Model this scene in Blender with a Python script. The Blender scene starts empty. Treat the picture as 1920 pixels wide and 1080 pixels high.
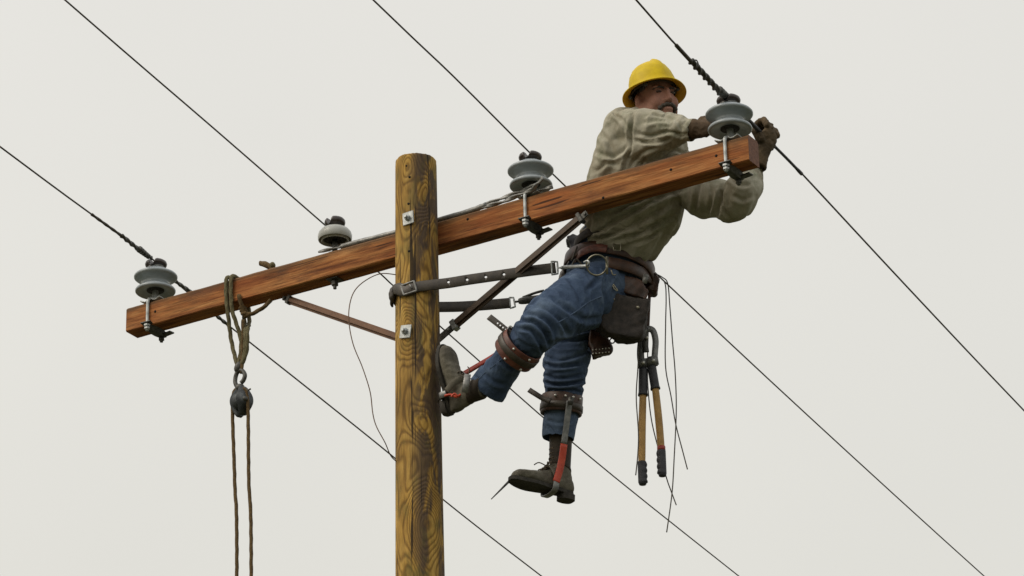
import bpy, bmesh, math, random
from mathutils import Vector, Matrix, noise, Quaternion
random.seed(7)
R_ = math.radians
scene = bpy.context.scene
V = Vector

# ------------------------------------------------------------------ camera
PITCH, YAW, ROLL = R_(24.0521), R_(1.7693), R_(-1.3026)
FPX, CAMD, CAMZ = 6304.47, 12.6707, 1.6
ARMZ = CAMZ + 5.9338
CF = V((math.sin(YAW)*math.cos(PITCH), math.cos(YAW)*math.cos(PITCH), math.sin(PITCH)))
r0 = CF.cross(V((0, 0, 1))).normalized(); u0 = r0.cross(CF)
CR = r0*math.cos(ROLL) + u0*math.sin(ROLL)
CU = -r0*math.sin(ROLL) + u0*math.cos(ROLL)
CP = V((0, -CAMD, CAMZ))
cam_d = bpy.data.cameras.new('camera'); cam = bpy.data.objects.new('camera', cam_d)
scene.collection.objects.link(cam)
m = Matrix((CR, CU, -CF)).transposed().to_4x4(); m.translation = CP
cam.matrix_world = m
cam_d.sensor_width = 36; cam_d.lens = FPX/1920*36
cam_d.clip_start = 0.1; cam_d.clip_end = 5000
scene.camera = cam
scene.view_settings.view_transform = 'Standard'; scene.view_settings.look = 'None'
scene.view_settings.exposure = 0; scene.view_settings.gamma = 1

# ------------------------------------------------------------------ overcast sky
SUN_EL, SUN_ROT = R_(50), R_(-75)
w = bpy.data.worlds.new('World'); scene.world = w; w.use_nodes = True
nt = w.node_tree; nt.nodes.clear()
out = nt.nodes.new('ShaderNodeOutputWorld')
bg1 = nt.nodes.new('ShaderNodeBackground'); bg2 = nt.nodes.new('ShaderNodeBackground'); add = nt.nodes.new('ShaderNodeAddShader')
sky = nt.nodes.new('ShaderNodeTexSky'); sky.sky_type = 'NISHITA'; sky.sun_disc = False
sky.sun_elevation = SUN_EL; sky.sun_rotation = SUN_ROT
sky.air_density = 1.5; sky.dust_density = 6; bg1.inputs[1].default_value = 0.05
nt.links.new(sky.outputs[0], bg1.inputs[0])
tc = nt.nodes.new('ShaderNodeTexCoord'); sp = nt.nodes.new('ShaderNodeSeparateXYZ')
nt.links.new(tc.outputs['Generated'], sp.inputs[0])
ramp = nt.nodes.new('ShaderNodeValToRGB')                      # CIE-like cloud layer, brighter overhead
e = ramp.color_ramp.elements
e[0].position = 0.0; e[0].color = (.30, .29, .25, 1)
e[1].position = 1.0; e[1].color = (.98, .96, .90, 1)
for p_, c_ in ((.30, (.658, .615, .528)), (.40, (.690, .648, .560)), (.52, (.714, .672, .588))):
    q = e.new(p_); q.color = (*c_, 1)
nt.links.new(sp.outputs[2], ramp.inputs[0])
ns = nt.nodes.new('ShaderNodeTexNoise'); ns.inputs['Scale'].default_value = 3.0; ns.inputs['Detail'].default_value = 3
nt.links.new(tc.outputs['Generated'], ns.inputs[0])
mr = nt.nodes.new('ShaderNodeMapRange'); mr.inputs[1].default_value = .3; mr.inputs[2].default_value = .7
mr.inputs[3].default_value = .955; mr.inputs[4].default_value = 1.03
nt.links.new(ns.outputs[0], mr.inputs[0])
vm = nt.nodes.new('ShaderNodeVectorMath'); vm.operation = 'SCALE'
nt.links.new(ramp.outputs[0], vm.inputs[0]); nt.links.new(mr.outputs[0], vm.inputs['Scale'])
nt.links.new(vm.outputs[0], bg2.inputs[0]); bg2.inputs[1].default_value = 1.0
nt.links.new(bg1.outputs[0], add.inputs[0]); nt.links.new(bg2.outputs[0], add.inputs[1]); nt.links.new(add.outputs[0], out.inputs[0])
sun_d = bpy.data.lights.new('sun', 'SUN'); sun_d.energy = 0.7; sun_d.angle = R_(25); sun_d.color = (1, .95, .86)
sun = bpy.data.objects.new('sun', sun_d); scene.collection.objects.link(sun)
sdir = V((math.sin(SUN_ROT)*math.cos(SUN_EL), math.cos(SUN_ROT)*math.cos(SUN_EL)*-1, math.sin(SUN_EL)))
sdir = V((-.75, -.35, .85)).normalized()
sun.rotation_euler = sdir.to_track_quat('Z', 'Y').to_euler(); sun.location = (-8, -6, 20)
sky.sun_elevation = math.asin(sdir.z); sky.sun_rotation = math.atan2(sdir.x, sdir.y)

# ------------------------------------------------------------------ helpers
def ray(px, py): return CF + CR*((px-960)/FPX) + CU*((540-py)/FPX)
def at(px, py, Y=0.0):
    v = ray(px, py); return CP + v*((Y-CP.y)/v.y)
def plane(px, py, P0, n):
    v = ray(px, py); return CP + v*((P0-CP).dot(n)/v.dot(n))
def pxm(P): return FPX/(P-CP).dot(CF)          # pixels per metre at P

def link(o): scene.collection.objects.link(o); return o
def tag(o, label=None, cat=None, group=None, kind=None):
    if label: o['label'] = label
    if cat: o['category'] = cat
    if group: o['group'] = group
    if kind: o['kind'] = kind
    return o
def wloc(o):
    p = V((0, 0, 0)) if o is None else wmat(o).translation
    return p
def wmat(o):
    mm = o.matrix_basis.copy()
    while o.parent: o = o.parent; mm = o.matrix_basis @ mm
    return mm
def empty(name, loc, rz=0, **k):
    o = link(bpy.data.objects.new(name, None)); o.location = loc; o.rotation_euler = (0, 0, rz); o.empty_display_size = .05
    return tag(o, **k)
def obj(name, bm, mat, parent=None, smooth=True, local=False, auto=None):
    """world-space bmesh -> object (children are re-expressed in the parent's frame)"""
    me = bpy.data.meshes.new(name)
    bmesh.ops.recalc_face_normals(bm, faces=bm.faces)
    bm.to_mesh(me); bm.free()
    if parent is not None and not local:
        me.transform(wmat(parent).inverted())
    o = link(bpy.data.objects.new(name, me)); o.parent = parent
    me.materials.append(mat)
    me.polygons.foreach_set('use_smooth', [smooth]*len(me.polygons))
    if smooth and auto:
        me.set_sharp_from_angle(angle=R_(auto))
    me.update()
    return o
def catmull(pts, n):
    out = []
    L = len(pts)
    for i in range(L-1):
        p0, p1, p2, p3 = pts[max(i-1, 0)], pts[i], pts[i+1], pts[min(i+2, L-1)]
        for k in range(n):
            t = k/n
            out.append(tuple(.5*((2*b)+(-a+c)*t+(2*a-5*b+4*c-d)*t*t+(-a+3*b-3*c+d)*t**3) for a, b, c, d in zip(p0, p1, p2, p3)))
    out.append(tuple(pts[-1]))
    return out
def rings_to_bm(bm, rings, cap=True):
    vs = [[bm.verts.new(p) for p in r] for r in rings]
    n = len(vs[0])
    for a, b in zip(vs, vs[1:]):
        for i in range(n):
            bm.faces.new((a[i], a[(i+1) % n], b[(i+1) % n], b[i]))
    if cap:
        for r, s in ((vs[0], -1), (vs[-1], 1)):
            bm.faces.new(r if s > 0 else r[::-1])
def frames(P):
    T = []
    for i in range(len(P)):
        T.append((P[min(i+1, len(P)-1)]-P[max(i-1, 0)]).normalized())
    return T
def tube(pts, r, n=10, sub=6, bm=None, twist=0, lobes=0, amp=0, rfun=None, cap=True):
    """round cable through points; with lobes it is a laid rope of several strands"""
    new = bm is None
    if new: bm = bmesh.new()
    P = [V(p) for p in catmull([tuple(p) for p in pts], sub)] if sub > 1 else [V(p) for p in pts]
    T = frames(P)
    up = T[0].orthogonal().normalized(); rings = []; acc = 0
    for i, (p, t) in enumerate(zip(P, T)):
        up = (up - t*up.dot(t)).normalized(); s = t.cross(up)
        if i: acc += (P[i]-P[i-1]).length
        rr = r if rfun is None else rfun(i/(len(P)-1))
        ring = []
        for k in range(n):
            a = 2*math.pi*k/n
            q = rr*(1 + (amp*math.cos(lobes*(a) - twist*acc*lobes) if lobes else 0))
            ring.append(p + (up*math.cos(a)+s*math.sin(a))*q)
        rings.append(ring)
    rings_to_bm(bm, rings, cap)
    return bm
def densify(pts, step):
    out = [V(pts[0])]
    for a, b in zip(pts, pts[1:]):
        a, b = V(a), V(b); n = max(1, int((b-a).length/step))
        for k in range(1, n+1): out.append(a.lerp(b, k/n))
    return out
def smoothpts(pts, step, n=8):
    return densify([V(p) for p in catmull([tuple(p) for p in pts], n)], step)
def box(bm, mtx, sx, sy, sz, bev=0):
    t = bmesh.new(); bmesh.ops.create_cube(t, size=1)
    bmesh.ops.scale(t, vec=(sx, sy, sz), verts=t.verts)
    if bev: bmesh.ops.bevel(t, geom=t.edges[:], offset=bev, segments=2, affect='EDGES')
    bmesh.ops.transform(t, matrix=mtx, verts=t.verts)
    me = bpy.data.meshes.new('t'); t.to_mesh(me); t.free(); bm.from_mesh(me); bpy.data.meshes.remove(me)
def bar(bm, a, b, wdt, thk, nrm, bev=0, ext=0):
    """rectangular bar from a to b, thickness along nrm"""
    a, b = V(a), V(b); t = (b-a).normalized(); nn = (nrm-t*nrm.dot(t)).normalized(); s = t.cross(nn)
    mm = Matrix((t, s, nn)).transposed().to_4x4(); mm.translation = (a+b)/2
    box(bm, mm, (b-a).length+ext, wdt, thk, bev)
def lathe(bm, prof, mtx=Matrix(), n=48, fun=None):
    rings = []
    for r, z in prof:
        ring = []
        for k in range(n):
            a = 2*math.pi*k/n; p = V((r*math.cos(a), r*math.sin(a), z))
            if fun: p = fun(p)
            ring.append(mtx @ p)
        rings.append(ring)
    rings_to_bm(bm, rings, True)
def cyl(bm, a, b, r, n=12, r2=None):
    a, b = V(a), V(b); t = (b-a).normalized(); u = t.orthogonal().normalized(); s = t.cross(u); r2 = r if r2 is None else r2
    rings_to_bm(bm, [[p+(u*math.cos(2*math.pi*k/n)+s*math.sin(2*math.pi*k/n))*q for k in range(n)] for p, q in ((a, r), (b, r2))])
def ribbon(bm, P, ups, wd, th):
    """flat strap: P centreline, ups across-width vectors"""
    T = frames(P); rings = []
    for i, (p, t) in enumerate(zip(P, T)):
        u = ups[i] if isinstance(ups, list) else ups
        u = (u-t*u.dot(t)).normalized(); s = t.cross(u)
        h, k = wd/2, th/2
        prof = [(-h, -k*.5), (-h*.93, -k), (0, -k), (h*.93, -k), (h, -k*.5), (h, k*.5), (h*.93, k), (0, k), (-h*.93, k), (-h, k*.5)]
        rings.append([p+u*a+s*b for a, b in prof])
    rings_to_bm(bm, rings, True)
def ell(bm, c, ax, ay, az, n=16):
    """ellipsoid with axis vectors"""
    t = bmesh.new(); bmesh.ops.create_uvsphere(t, u_segments=n, v_segments=n//2+2, radius=1)
    mm = Matrix((ax, ay, az)).transposed().to_4x4(); mm.translation = c
    bmesh.ops.transform(t, matrix=mm, verts=t.verts)
    me = bpy.data.meshes.new('t'); t.to_mesh(me); t.free(); bm.from_mesh(me); bpy.data.meshes.remove(me)
def limb(bm, spec, n=20, sub=6, mod=None, round0=True, round1=True, hollow=0, power=2.0):
    """tapered limb. spec rows (centre, half width seen from the front, half depth)."""
    rows = catmull([(*c, a, b) for c, a, b in spec], sub)
    P = [V(r[:3]) for r in rows]; T = frames(P); rings = []
    def mk(p, t, a, b, u=0):
        wv = t.cross(CF).normalized(); dv = wv.cross(t).normalized(); ring = []
        for k in range(n):
            th = 2*math.pi*k/n; c, s = math.cos(th), math.sin(th)
            c2 = math.copysign(abs(c)**(2/power), c); s2 = math.copysign(abs(s)**(2/power), s)
            g = mod(u, th) if mod else 1
            ring.append(p+wv*(a*c2*g)+dv*(b*s2*g))
        return ring
    N = len(P)-1
    if round0:
        for q in (80, 60, 35, 15):
            rings.append(mk(P[0]-T[0]*min(rows[0][3], rows[0][4])*math.sin(R_(q)), T[0], rows[0][3]*math.cos(R_(q)), rows[0][4]*math.cos(R_(q))))
    for i in range(N+1): rings.append(mk(P[i], T[i], rows[i][3], rows[i][4], i/N))
    if hollow:
        k = hollow
        for d, sh in ((.004, k*.3), (.004, k), (-.03, k), (-.07, k*1.3)):
            rings.append(mk(P[-1]+T[-1]*d, T[-1], rows[-1][3]-sh, rows[-1][4]-sh))
    elif round1:
        for q in (15, 35, 60, 80):
            rings.append(mk(P[-1]+T[-1]*min(rows[-1][3], rows[-1][4])*math.sin(R_(q)), T[-1], rows[-1][3]*math.cos(R_(q)), rows[-1][4]*math.cos(R_(q))))
    rings_to_bm(bm, rings)
def S(px, py, Y, wpx, d):
    """skeleton row: centre from the sight line at distance row Y, half width in photo pixels"""
    c = at(px, py, Y); return (tuple(c), wpx/pxm(c), d)
def fuse(bm, voxel, smooth=2, fac=.5):
    """union of closed shapes -> one continuous surface"""
    bmesh.ops.recalc_face_normals(bm, faces=bm.faces)
    me = bpy.data.meshes.new('tmp'); bm.to_mesh(me); bm.free()
    o = link(bpy.data.objects.new('tmp', me))
    r = o.modifiers.new('r', 'REMESH'); r.mode = 'VOXEL'; r.voxel_size = voxel; r.adaptivity = 0
    if smooth:
        s = o.modifiers.new('s', 'SMOOTH'); s.factor = fac; s.iterations = smooth
    bpy.context.view_layer.update()
    dg = bpy.context.evaluated_depsgraph_get()
    m2 = bpy.data.meshes.new_from_object(o.evaluated_get(dg))
    bpy.data.objects.remove(o); bpy.data.meshes.remove(me)
    out = bmesh.new(); out.from_mesh(m2); bpy.data.meshes.remove(m2); out.normal_update()
    return out
def punch(o, holes, r, axis):
    """cut real round holes through a strap"""
    bm = bmesh.new(); W = wmat(o)
    for p in holes: cyl(bm, p-axis*.03, p+axis*.03, r, 10)
    bmesh.ops.recalc_face_normals(bm, faces=bm.faces)
    me = bpy.data.meshes.new('tmp'); bm.to_mesh(me); bm.free(); me.transform(W.inverted())
    c_ = link(bpy.data.objects.new('tmp', me)); c_.matrix_world = W
    md = o.modifiers.new('holes', 'BOOLEAN'); md.operation = 'DIFFERENCE'; md.object = c_; md.solver = 'EXACT'
    bpy.context.view_layer.update()
    c_.matrix_world = o.matrix_world
    bpy.context.view_layer.update()
    m2 = bpy.data.meshes.new_from_object(o.evaluated_get(bpy.context.evaluated_depsgraph_get()))
    if len(m2.vertices) > 20:
        mts = list(o.data.materials); o.modifiers.clear(); o.data = m2
        if not len(m2.materials): m2.materials.append(mts[0])
    else: o.modifiers.clear(); print('punch failed', o.name)
    bpy.data.objects.remove(c_)
def displace(bm, f):
    bm.normal_update()
    mv = [(v, v.normal*f(v.co)) for v in bm.verts]
    for v, d in mv: v.co += d
    bm.normal_update()
def folds(co, along, sx, sl, seed=0, sharp=1.0):
    """ridged folds running along a direction"""
    a = V(along).normalized(); q = co - a*co.dot(a)
    p = q*sx + a*(co.dot(a)*sl) + V((seed*7.3, seed*3.1, seed))
    p += V((noise.noise(co*6+V((seed, 0, 0))), noise.noise(co*6+V((0, seed, 9))), 0))*.5
    return 1-abs(noise.noise(p))*2.2*sharp

def settle(bm, grow, goal, frames_, pinf, mass=.3, tens=8, bend=.08, grav=.5, seed=0):
    """let a garment buckle into natural creases: slightly oversized cloth, softly held to its shape"""
    me = bpy.data.meshes.new('tmp'); bm.to_mesh(me); bm.free()
    o = link(bpy.data.objects.new('tmp', me))
    vg = o.vertex_groups.new(name='pin'); sg = o.vertex_groups.new(name='grow')
    for v_ in me.vertices:
        vg.add([v_.index], max(goal, min(1, pinf(v_.co))), 'REPLACE')
        sg.add([v_.index], max(0, min(1, .5+1.1*noise.noise(v_.co*7+V((seed, 0, 0))))), 'REPLACE')
    md = o.modifiers.new('c', 'CLOTH'); c_ = md.settings
    c_.quality = 4; c_.mass = mass; c_.tension_stiffness = tens; c_.compression_stiffness = tens; c_.shear_stiffness = tens*.5; c_.bending_stiffness = bend
    c_.tension_damping = 8; c_.compression_damping = 8; c_.shear_damping = 8; c_.bending_damping = .8; c_.air_damping = 3
    c_.vertex_group_mass = 'pin'; c_.pin_stiffness = .6
    c_.vertex_group_shrink = 'grow'; c_.shrink_min = -grow*.35; c_.shrink_max = -grow
    c_.effector_weights.gravity = grav
    md.collision_settings.use_collision = False; md.collision_settings.use_self_collision = False
    md.point_cache.frame_start = 1; md.point_cache.frame_end = frames_
    for f_ in range(1, frames_+1): scene.frame_set(f_)
    m2 = bpy.data.meshes.new_from_object(o.evaluated_get(bpy.context.evaluated_depsgraph_get()))
    bpy.data.objects.remove(o); bpy.data.meshes.remove(me); scene.frame_set(1)
    out = bmesh.new(); out.from_mesh(m2); bpy.data.meshes.remove(m2); out.normal_update(); return out
# ------------------------------------------------------------------ materials
def newmat(name):
    mt = bpy.data.materials.new(name); mt.use_nodes = True
    return mt, mt.node_tree, mt.node_tree.nodes['Principled BSDF']
def mapping(nt, scale=(1, 1, 1), loc=(0, 0, 0), rot=(0, 0, 0)):
    tc = nt.nodes.new('ShaderNodeTexCoord'); mp = nt.nodes.new('ShaderNodeMapping')
    nt.links.new(tc.outputs['Object'], mp.inputs[0])
    mp.inputs['Scale'].default_value = scale; mp.inputs['Location'].default_value = loc; mp.inputs['Rotation'].default_value = rot
    return mp.outputs[0]
def nz(nt, vec, scale, detail=4, rough=.6, dist=0):
    n = nt.nodes.new('ShaderNodeTexNoise'); n.inputs['Scale'].default_value = scale; n.inputs['Detail'].default_value = detail
    n.inputs['Roughness'].default_value = rough; n.inputs['Distortion'].default_value = dist
    if vec is not None: nt.links.new(vec, n.inputs['Vector'])
    return n.outputs['Fac']
def rmp(nt, fac, stops, interp='LINEAR'):
    r = nt.nodes.new('ShaderNodeValToRGB'); r.color_ramp.interpolation = interp
    e = r.color_ramp.elements
    while len(e) < len(stops): e.new(.5)
    for q, (p, c) in zip(e, stops):
        q.position = p; q.color = (*c, 1) if len(c) == 3 else c
    nt.links.new(fac, r.inputs[0]); return r.outputs[0]
def g(v): return (v, v, v)
def mixc(nt, a, b, fac, mode='MIX'):
    n = nt.nodes.new('ShaderNodeMix'); n.data_type = 'RGBA'; n.blend_type = mode
    for sock, v in ((n.inputs[6], a), (n.inputs[7], b)):
        if isinstance(v, tuple): sock.default_value = (*v, 1)
        else: nt.links.new(v, sock)
    if isinstance(fac, (int, float)): n.inputs[0].default_value = fac
    else: nt.links.new(fac, n.inputs[0])
    return n.outputs[2]
def math_(nt, op, a, b=None):
    n = nt.nodes.new('ShaderNodeMath'); n.operation = op
    for i, v in enumerate((a, b)):
        if v is None: continue
        if isinstance(v, (int, float)): n.inputs[i].default_value = v
        else: nt.links.new(v, n.inputs[i])
    return n.outputs[0]
def bump(nt, bs, h, strength, dist=.002, prev=None):
    b = nt.nodes.new('ShaderNodeBump'); b.inputs['Strength'].default_value = strength; b.inputs['Distance'].default_value = dist
    nt.links.new(h, b.inputs['Height'])
    if prev: nt.links.new(prev, b.inputs['Normal'])
    nt.links.new(b.outputs[0], bs.inputs['Normal']); return b.outputs[0]
def simple(name, c1, c2, rough=.6, scale=30, metal=0, bmp=.3, bscale=120, bd=.001, detail=4, spec=.5, lo=.35, hi=.65):
    mt, nt, bs = newmat(name); v = mapping(nt)
    col = rmp(nt, nz(nt, v, scale, detail), [(lo, c1), (hi, c2)])
    nt.links.new(col, bs.inputs['Base Color'])
    bs.inputs['Roughness'].default_value = rough; bs.inputs['Metallic'].default_value = metal
    bs.inputs['Specular IOR Level'].default_value = spec
    if bmp: bump(nt, bs, nz(nt, v, bscale, 5), bmp, bd)
    return mt

KNOTS = [(at(762, 625, -.09).x, at(762, 625, -.09).z, .10, .42), (.03, at(796, 985, -.09).z, .13, .5), (-.03, at(765, 310, -.09).z, .07, .3), (.02, at(795, 790, -.09).z, .08, .3), (.04, at(800, 360, -.09).z, .09, .35)]
# pole: knotty treated pine, contour-like grain
def pole_mat():
    mt, nt, bs = newmat('treated pine pole')
    v = mapping(nt, (1, 1, .34))
    wob = nz(nt, v, 9, 2, .5)
    field = nz(nt, v, 6.0, 1.5, .45, .6)
    sq = math_
    for kx, kz, rad, amp in KNOTS:
        sp_ = nt.nodes.new('ShaderNodeVectorMath'); sp_.operation = 'DISTANCE'
        mp_ = mapping(nt, (1, 1, .55)); nt.links.new(mp_, sp_.inputs[0]); sp_.inputs[1].default_value = (kx, -.085, kz*.55)
        rr_ = nt.nodes.new('ShaderNodeMapRange'); rr_.interpolation_type = 'SMOOTHSTEP'; rr_.inputs[1].default_value = 0; rr_.inputs[2].default_value = rad
        rr_.inputs[3].default_value = amp; rr_.inputs[4].default_value = 0; nt.links.new(sp_.outputs['Value'], rr_.inputs[0])
        field = math_(nt, 'ADD', field, rr_.outputs[0])
    line = math_(nt, 'SINE', math_(nt, 'MULTIPLY', field, 95))
    line = math_(nt, 'MULTIPLY_ADD', line, .5); nt.nodes[-1].inputs[2].default_value = .5
    base = rmp(nt, nz(nt, mapping(nt, (1, 1, .25), (3, 1, 0)), 12, 6, .65), [(.3, (.22, .125, .032)), (.5, (.46, .275, .062)), (.70, (.66, .43, .12))])
    lines = rmp(nt, line, [(0, (.22, .17, .13)), (.34, (.72, .66, .58)), (.65, (1, 1, 1))])
    c = mixc(nt, base, lines, .62, 'MULTIPLY')
    blotch = rmp(nt, nz(nt, mapping(nt, (1, 1, .3), (0, 5, 2)), 10, 5, .62, .8), [(.44, g(0)), (.51, g(1))])
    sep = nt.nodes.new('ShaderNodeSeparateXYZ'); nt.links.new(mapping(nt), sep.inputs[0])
    side = rmp(nt, math_(nt, 'MULTIPLY_ADD', sep.outputs[0], 5.0), [(.28, g(.18)), (.55, g(1))]);  # stain blotches strengthen rightward, painting in the pole's shaded side
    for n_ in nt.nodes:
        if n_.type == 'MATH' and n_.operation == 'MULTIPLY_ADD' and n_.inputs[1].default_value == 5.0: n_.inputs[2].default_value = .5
    stain_shade = math_(nt, 'MULTIPLY', math_(nt, 'MULTIPLY', blotch, side), .84)
    c = mixc(nt, c, (.062, .046, .040), stain_shade)
    green = rmp(nt, nz(nt, mapping(nt, (1, 1, .5), (8, 2, 1)), 16, 3), [(.52, g(0)), (.7, g(.5))])
    c = mixc(nt, c, (.13, .125, .035), green)
    fine = nz(nt, mapping(nt, (1, 1, .06)), 260, 3)
    c = mixc(nt, c, rmp(nt, fine, [(.35, g(.62)), (.62, g(1.1))]), .6, 'MULTIPLY')
    chk = nz(nt, mapping(nt, (1, 1, .03), (3, 3, 0)), 62, 2, .5)
    ck = rmp(nt, chk, [(.31, g(.9)), (.335, g(0))]); c = mixc(nt, c, (.02, .014, .01), ck)
    nt.links.new(c, bs.inputs['Base Color']); bs.inputs['Roughness'].default_value = .8; bs.inputs['Specular IOR Level'].default_value = .25
    b1 = bump(nt, bs, line, .35, .003); bump(nt, bs, fine, .7, .003, b1)
    return mt
def beam_mat():
    mt, nt, bs = newmat('red brown crossarm timber')
    v = mapping(nt, (.09, 1, 1))
    f1 = nz(nt, v, 38, 5, .6, .3); f2 = nz(nt, mapping(nt, (.05, 1, 1), (4, 0, 0)), 150, 4, .7)
    big = nz(nt, mapping(nt, (.8, 1, 1)), 3.2, 3)
    c = rmp(nt, f1, [(.30, (.15, .050, .018)), (.44, (.28, .105, .034)), (.56, (.40, .170, .056)), (.70, (.50, .25, .095))])
    c = mixc(nt, c, rmp(nt, f2, [(.34, g(.42)), (.58, g(1.08))]), .85, 'MULTIPLY')
    c = mixc(nt, c, (.34, .075, .018), rmp(nt, big, [(.45, g(0)), (.7, g(.4))]))
    # weathered top edge
    sep = nt.nodes.new('ShaderNodeSeparateXYZ'); nt.links.new(mapping(nt), sep.inputs[0])
    zz = math_(nt, 'ADD', sep.outputs[2], math_(nt, 'MULTIPLY', math_(nt, 'SUBTRACT', nz(nt, mapping(nt, (.3, 1, 1)), 22, 4), .5), .05))
    top = rmp(nt, math_(nt, 'MULTIPLY', zz, 10), [(.28, g(0)), (.50, g(.75))])
    c = mixc(nt, c, (.13, .085, .045), top)
    grime = rmp(nt, nz(nt, mapping(nt, (.35, 1, 1), (7, 0, 3)), 9, 6, .7), [(.50, g(0)), (.66, g(.55))])
    c = mixc(nt, c, (.10, .055, .035), grime)
    crack = nz(nt, mapping(nt, (.035, 1, 1), (2, 5, 0)), 70, 2, .5)
    ck = rmp(nt, crack, [(.325, g(.85)), (.35, g(0))]); c = mixc(nt, c, (.04, .02, .012), ck)
    nt.links.new(c, bs.inputs['Base Color']); bs.inputs['Roughness'].default_value = .8; bs.inputs['Specular IOR Level'].default_value = .2
    b1 = bump(nt, bs, f2, .6, .002); bump(nt, bs, f1, .4, .003, b1)
    return mt
def cloth_mat(name, c1, c2, c3, rough=.9, weave=500, b=.35, wear=None, foldb=.5, patch=None):
    mt, nt, bs = newmat(name); v = mapping(nt)
    c = rmp(nt, nz(nt, v, 7, 5, .62, .5), [(.3, c1), (.5, c2), (.7, c3)])
    if patch:
        c = mixc(nt, c, patch, rmp(nt, nz(nt, mapping(nt, (1, 1, 1), (5, 3, 1)), 11, 6, .7), [(.5, g(0)), (.68, g(.8))]))
    c = mixc(nt, c, rmp(nt, nz(nt, v, weave, 2, .7), [(.3, g(.72)), (.7, g(1.2))]), .6, 'MULTIPLY')
    if wear:
        ge = nt.nodes.new('ShaderNodeNewGeometry')
        c = mixc(nt, c, wear, rmp(nt, ge.outputs['Pointiness'], [(.51, g(0)), (.58, g(.6))]))
    nt.links.new(c, bs.inputs['Base Color']); bs.inputs['Roughness'].default_value = rough
    bs.inputs['Specular IOR Level'].default_value = .15
    b1 = bump(nt, bs, nz(nt, mapping(nt, (1, 1, .6), (0, 0, 0), (0, .6, .3)), 30, 3, .5, 1.5), foldb*.6, .008)
    bump(nt, bs, nz(nt, v, weave, 2), b, .001, b1)
    return mt

M = {}
M['pole'] = pole_mat(); M['beam'] = beam_mat()
M['galv'] = simple('galvanised steel', (.30, .32, .32), (.50, .53, .53), .45, 40, .55, .3)
M['galv_dark'] = simple('dark weathered steel', (.05, .05, .045), (.12, .12, .11), .5, 60, .5, .3)
M['porcelain'] = simple('grey glazed porcelain', (.285, .325, .35), (.335, .375, .405), .26, 14, 0, .05, 60)
M['head_dark'] = simple('dark brown insulator head', (.022, .016, .014), (.05, .036, .032), .3, 25, 0, .05)  # near-black brown over the whole grooved head
M['hollow'] = simple('dark hollow shade', (.02, .02, .02), (.05, .05, .05), .9, 60)  # near-black, the shade of the insulator recess is in the colour
M['brace'] = simple('dark brown laminated brace', (.045, .028, .018), (.085, .052, .03), .55, 25)
M['brace_l'] = simple('brown laminated brace', (.13, .06, .03), (.20, .095, .045), .6, 25)
M['wire'] = simple('weathered conductor', (.05, .046, .036), (.10, .088, .066), .6, 80, .4, 0)
M['alum'] = simple('weathered aluminium wire', (.16, .165, .16), (.30, .30, .29), .5, 60, .5, 0)
M['rope'] = simple('brown manila rope', (.075, .045, .018), (.15, .10, .04), .95, 120, 0, .6, 300)
M['rope_g'] = simple('mossy grey brown rope', (.085, .075, .035), (.16, .14, .075), .95, 120, 0, .6, 300)
M['block'] = simple('grey cast pulley', (.04, .045, .05), (.10, .112, .118), .6, 30, .5, .4, 60)
M['leather'] = simple('dark strap leather', (.030, .024, .018), (.06, .048, .034), .5, 35, 0, .4, 150)
M['leather_b'] = simple('brown tool belt leather', (.028, .014, .009), (.080, .034, .018), .5, 30, 0, .5, 120)
M['leather_r'] = simple('red brown pad leather', (.07, .022, .016), (.17, .055, .034), .5, 30, 0, .5, 120)
M['canvas'] = simple('black canvas pouch', (.024, .020, .017), (.050, .040, .034), .85, 40, 0, .5, 300)
M['brass'] = simple('dull ring metal', (.20, .19, .14), (.32, .30, .23), .35, 40, .8, .1)
M['rivet'] = simple('bright rivet', (.55, .55, .52), (.7, .7, .66), .35, 40, .6, 0)
M['hat'] = simple('yellow hard hat shell', (.54, .385, .004), (.65, .475, .003), .5, 26, 0, .06, 60, spec=.2, detail=6)
M['hat_in'] = simple('yellow brim underside', (.66, .33, .002), (.70, .36, .003), .5, 10, 0, .04, 90)
M['skin'] = cloth_mat('weathered skin', (.27, .125, .09), (.34, .17, .125), (.40, .215, .165), .55, 300, .1, foldb=.12)
M['hair'] = simple('dark hair', (.018, .014, .012), (.06, .05, .045), .7, 180, 0, .8, 300)
M['moust'] = simple('dark moustache hair', (.035, .028, .022), (.10, .082, .068), .7, 180, 0, .8, 300)
M['shirt'] = cloth_mat('khaki work shirt', (.25, .225, .165), (.37, .35, .275), (.45, .43, .355), .92, 420, patch=(.23, .235, .165))
M['jeans'] = cloth_mat('blue denim', (.028, .044, .082), (.052, .082, .142), (.11, .155, .225), .9, 600, foldb=.8, wear=(.095, .135, .21))
M['glove'] = cloth_mat('brown leather gloves', (.030, .023, .014), (.070, .050, .028), (.13, .09, .05), .75, 200, foldb=.6)
M['glove_t'] = cloth_mat('tan leather glove', (.040, .028, .017), (.09, .06, .036), (.15, .10, .06), .75, 200, foldb=.6)
M['boot'] = cloth_mat('scuffed brown grey boot leather', (.060, .054, .042), (.13, .12, .095), (.22, .205, .165), .7, 200, foldb=.5)
M['boot_b'] = cloth_mat('shaded boot shaft leather', (.020, .016, .012), (.045, .036, .028), (.085, .07, .052), .6, 200, foldb=.4)  # boot leather darkened, shade on the shaft put into its colour
M['sole'] = simple('black rubber sole', (.018, .016, .013), (.045, .04, .032), .8, 50, 0, .6, 90)
M['lace'] = simple('brown lace', (.06, .045, .03), (.12, .09, .06), .8, 60)
M['red'] = simple('orange red painted iron', (.46, .040, .014), (.56, .070, .026), .4, 30, 0, .2)
M['redd'] = simple('dark red painted iron', (.20, .022, .016), (.30, .035, .022), .5, 30, 0, .2)
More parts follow.
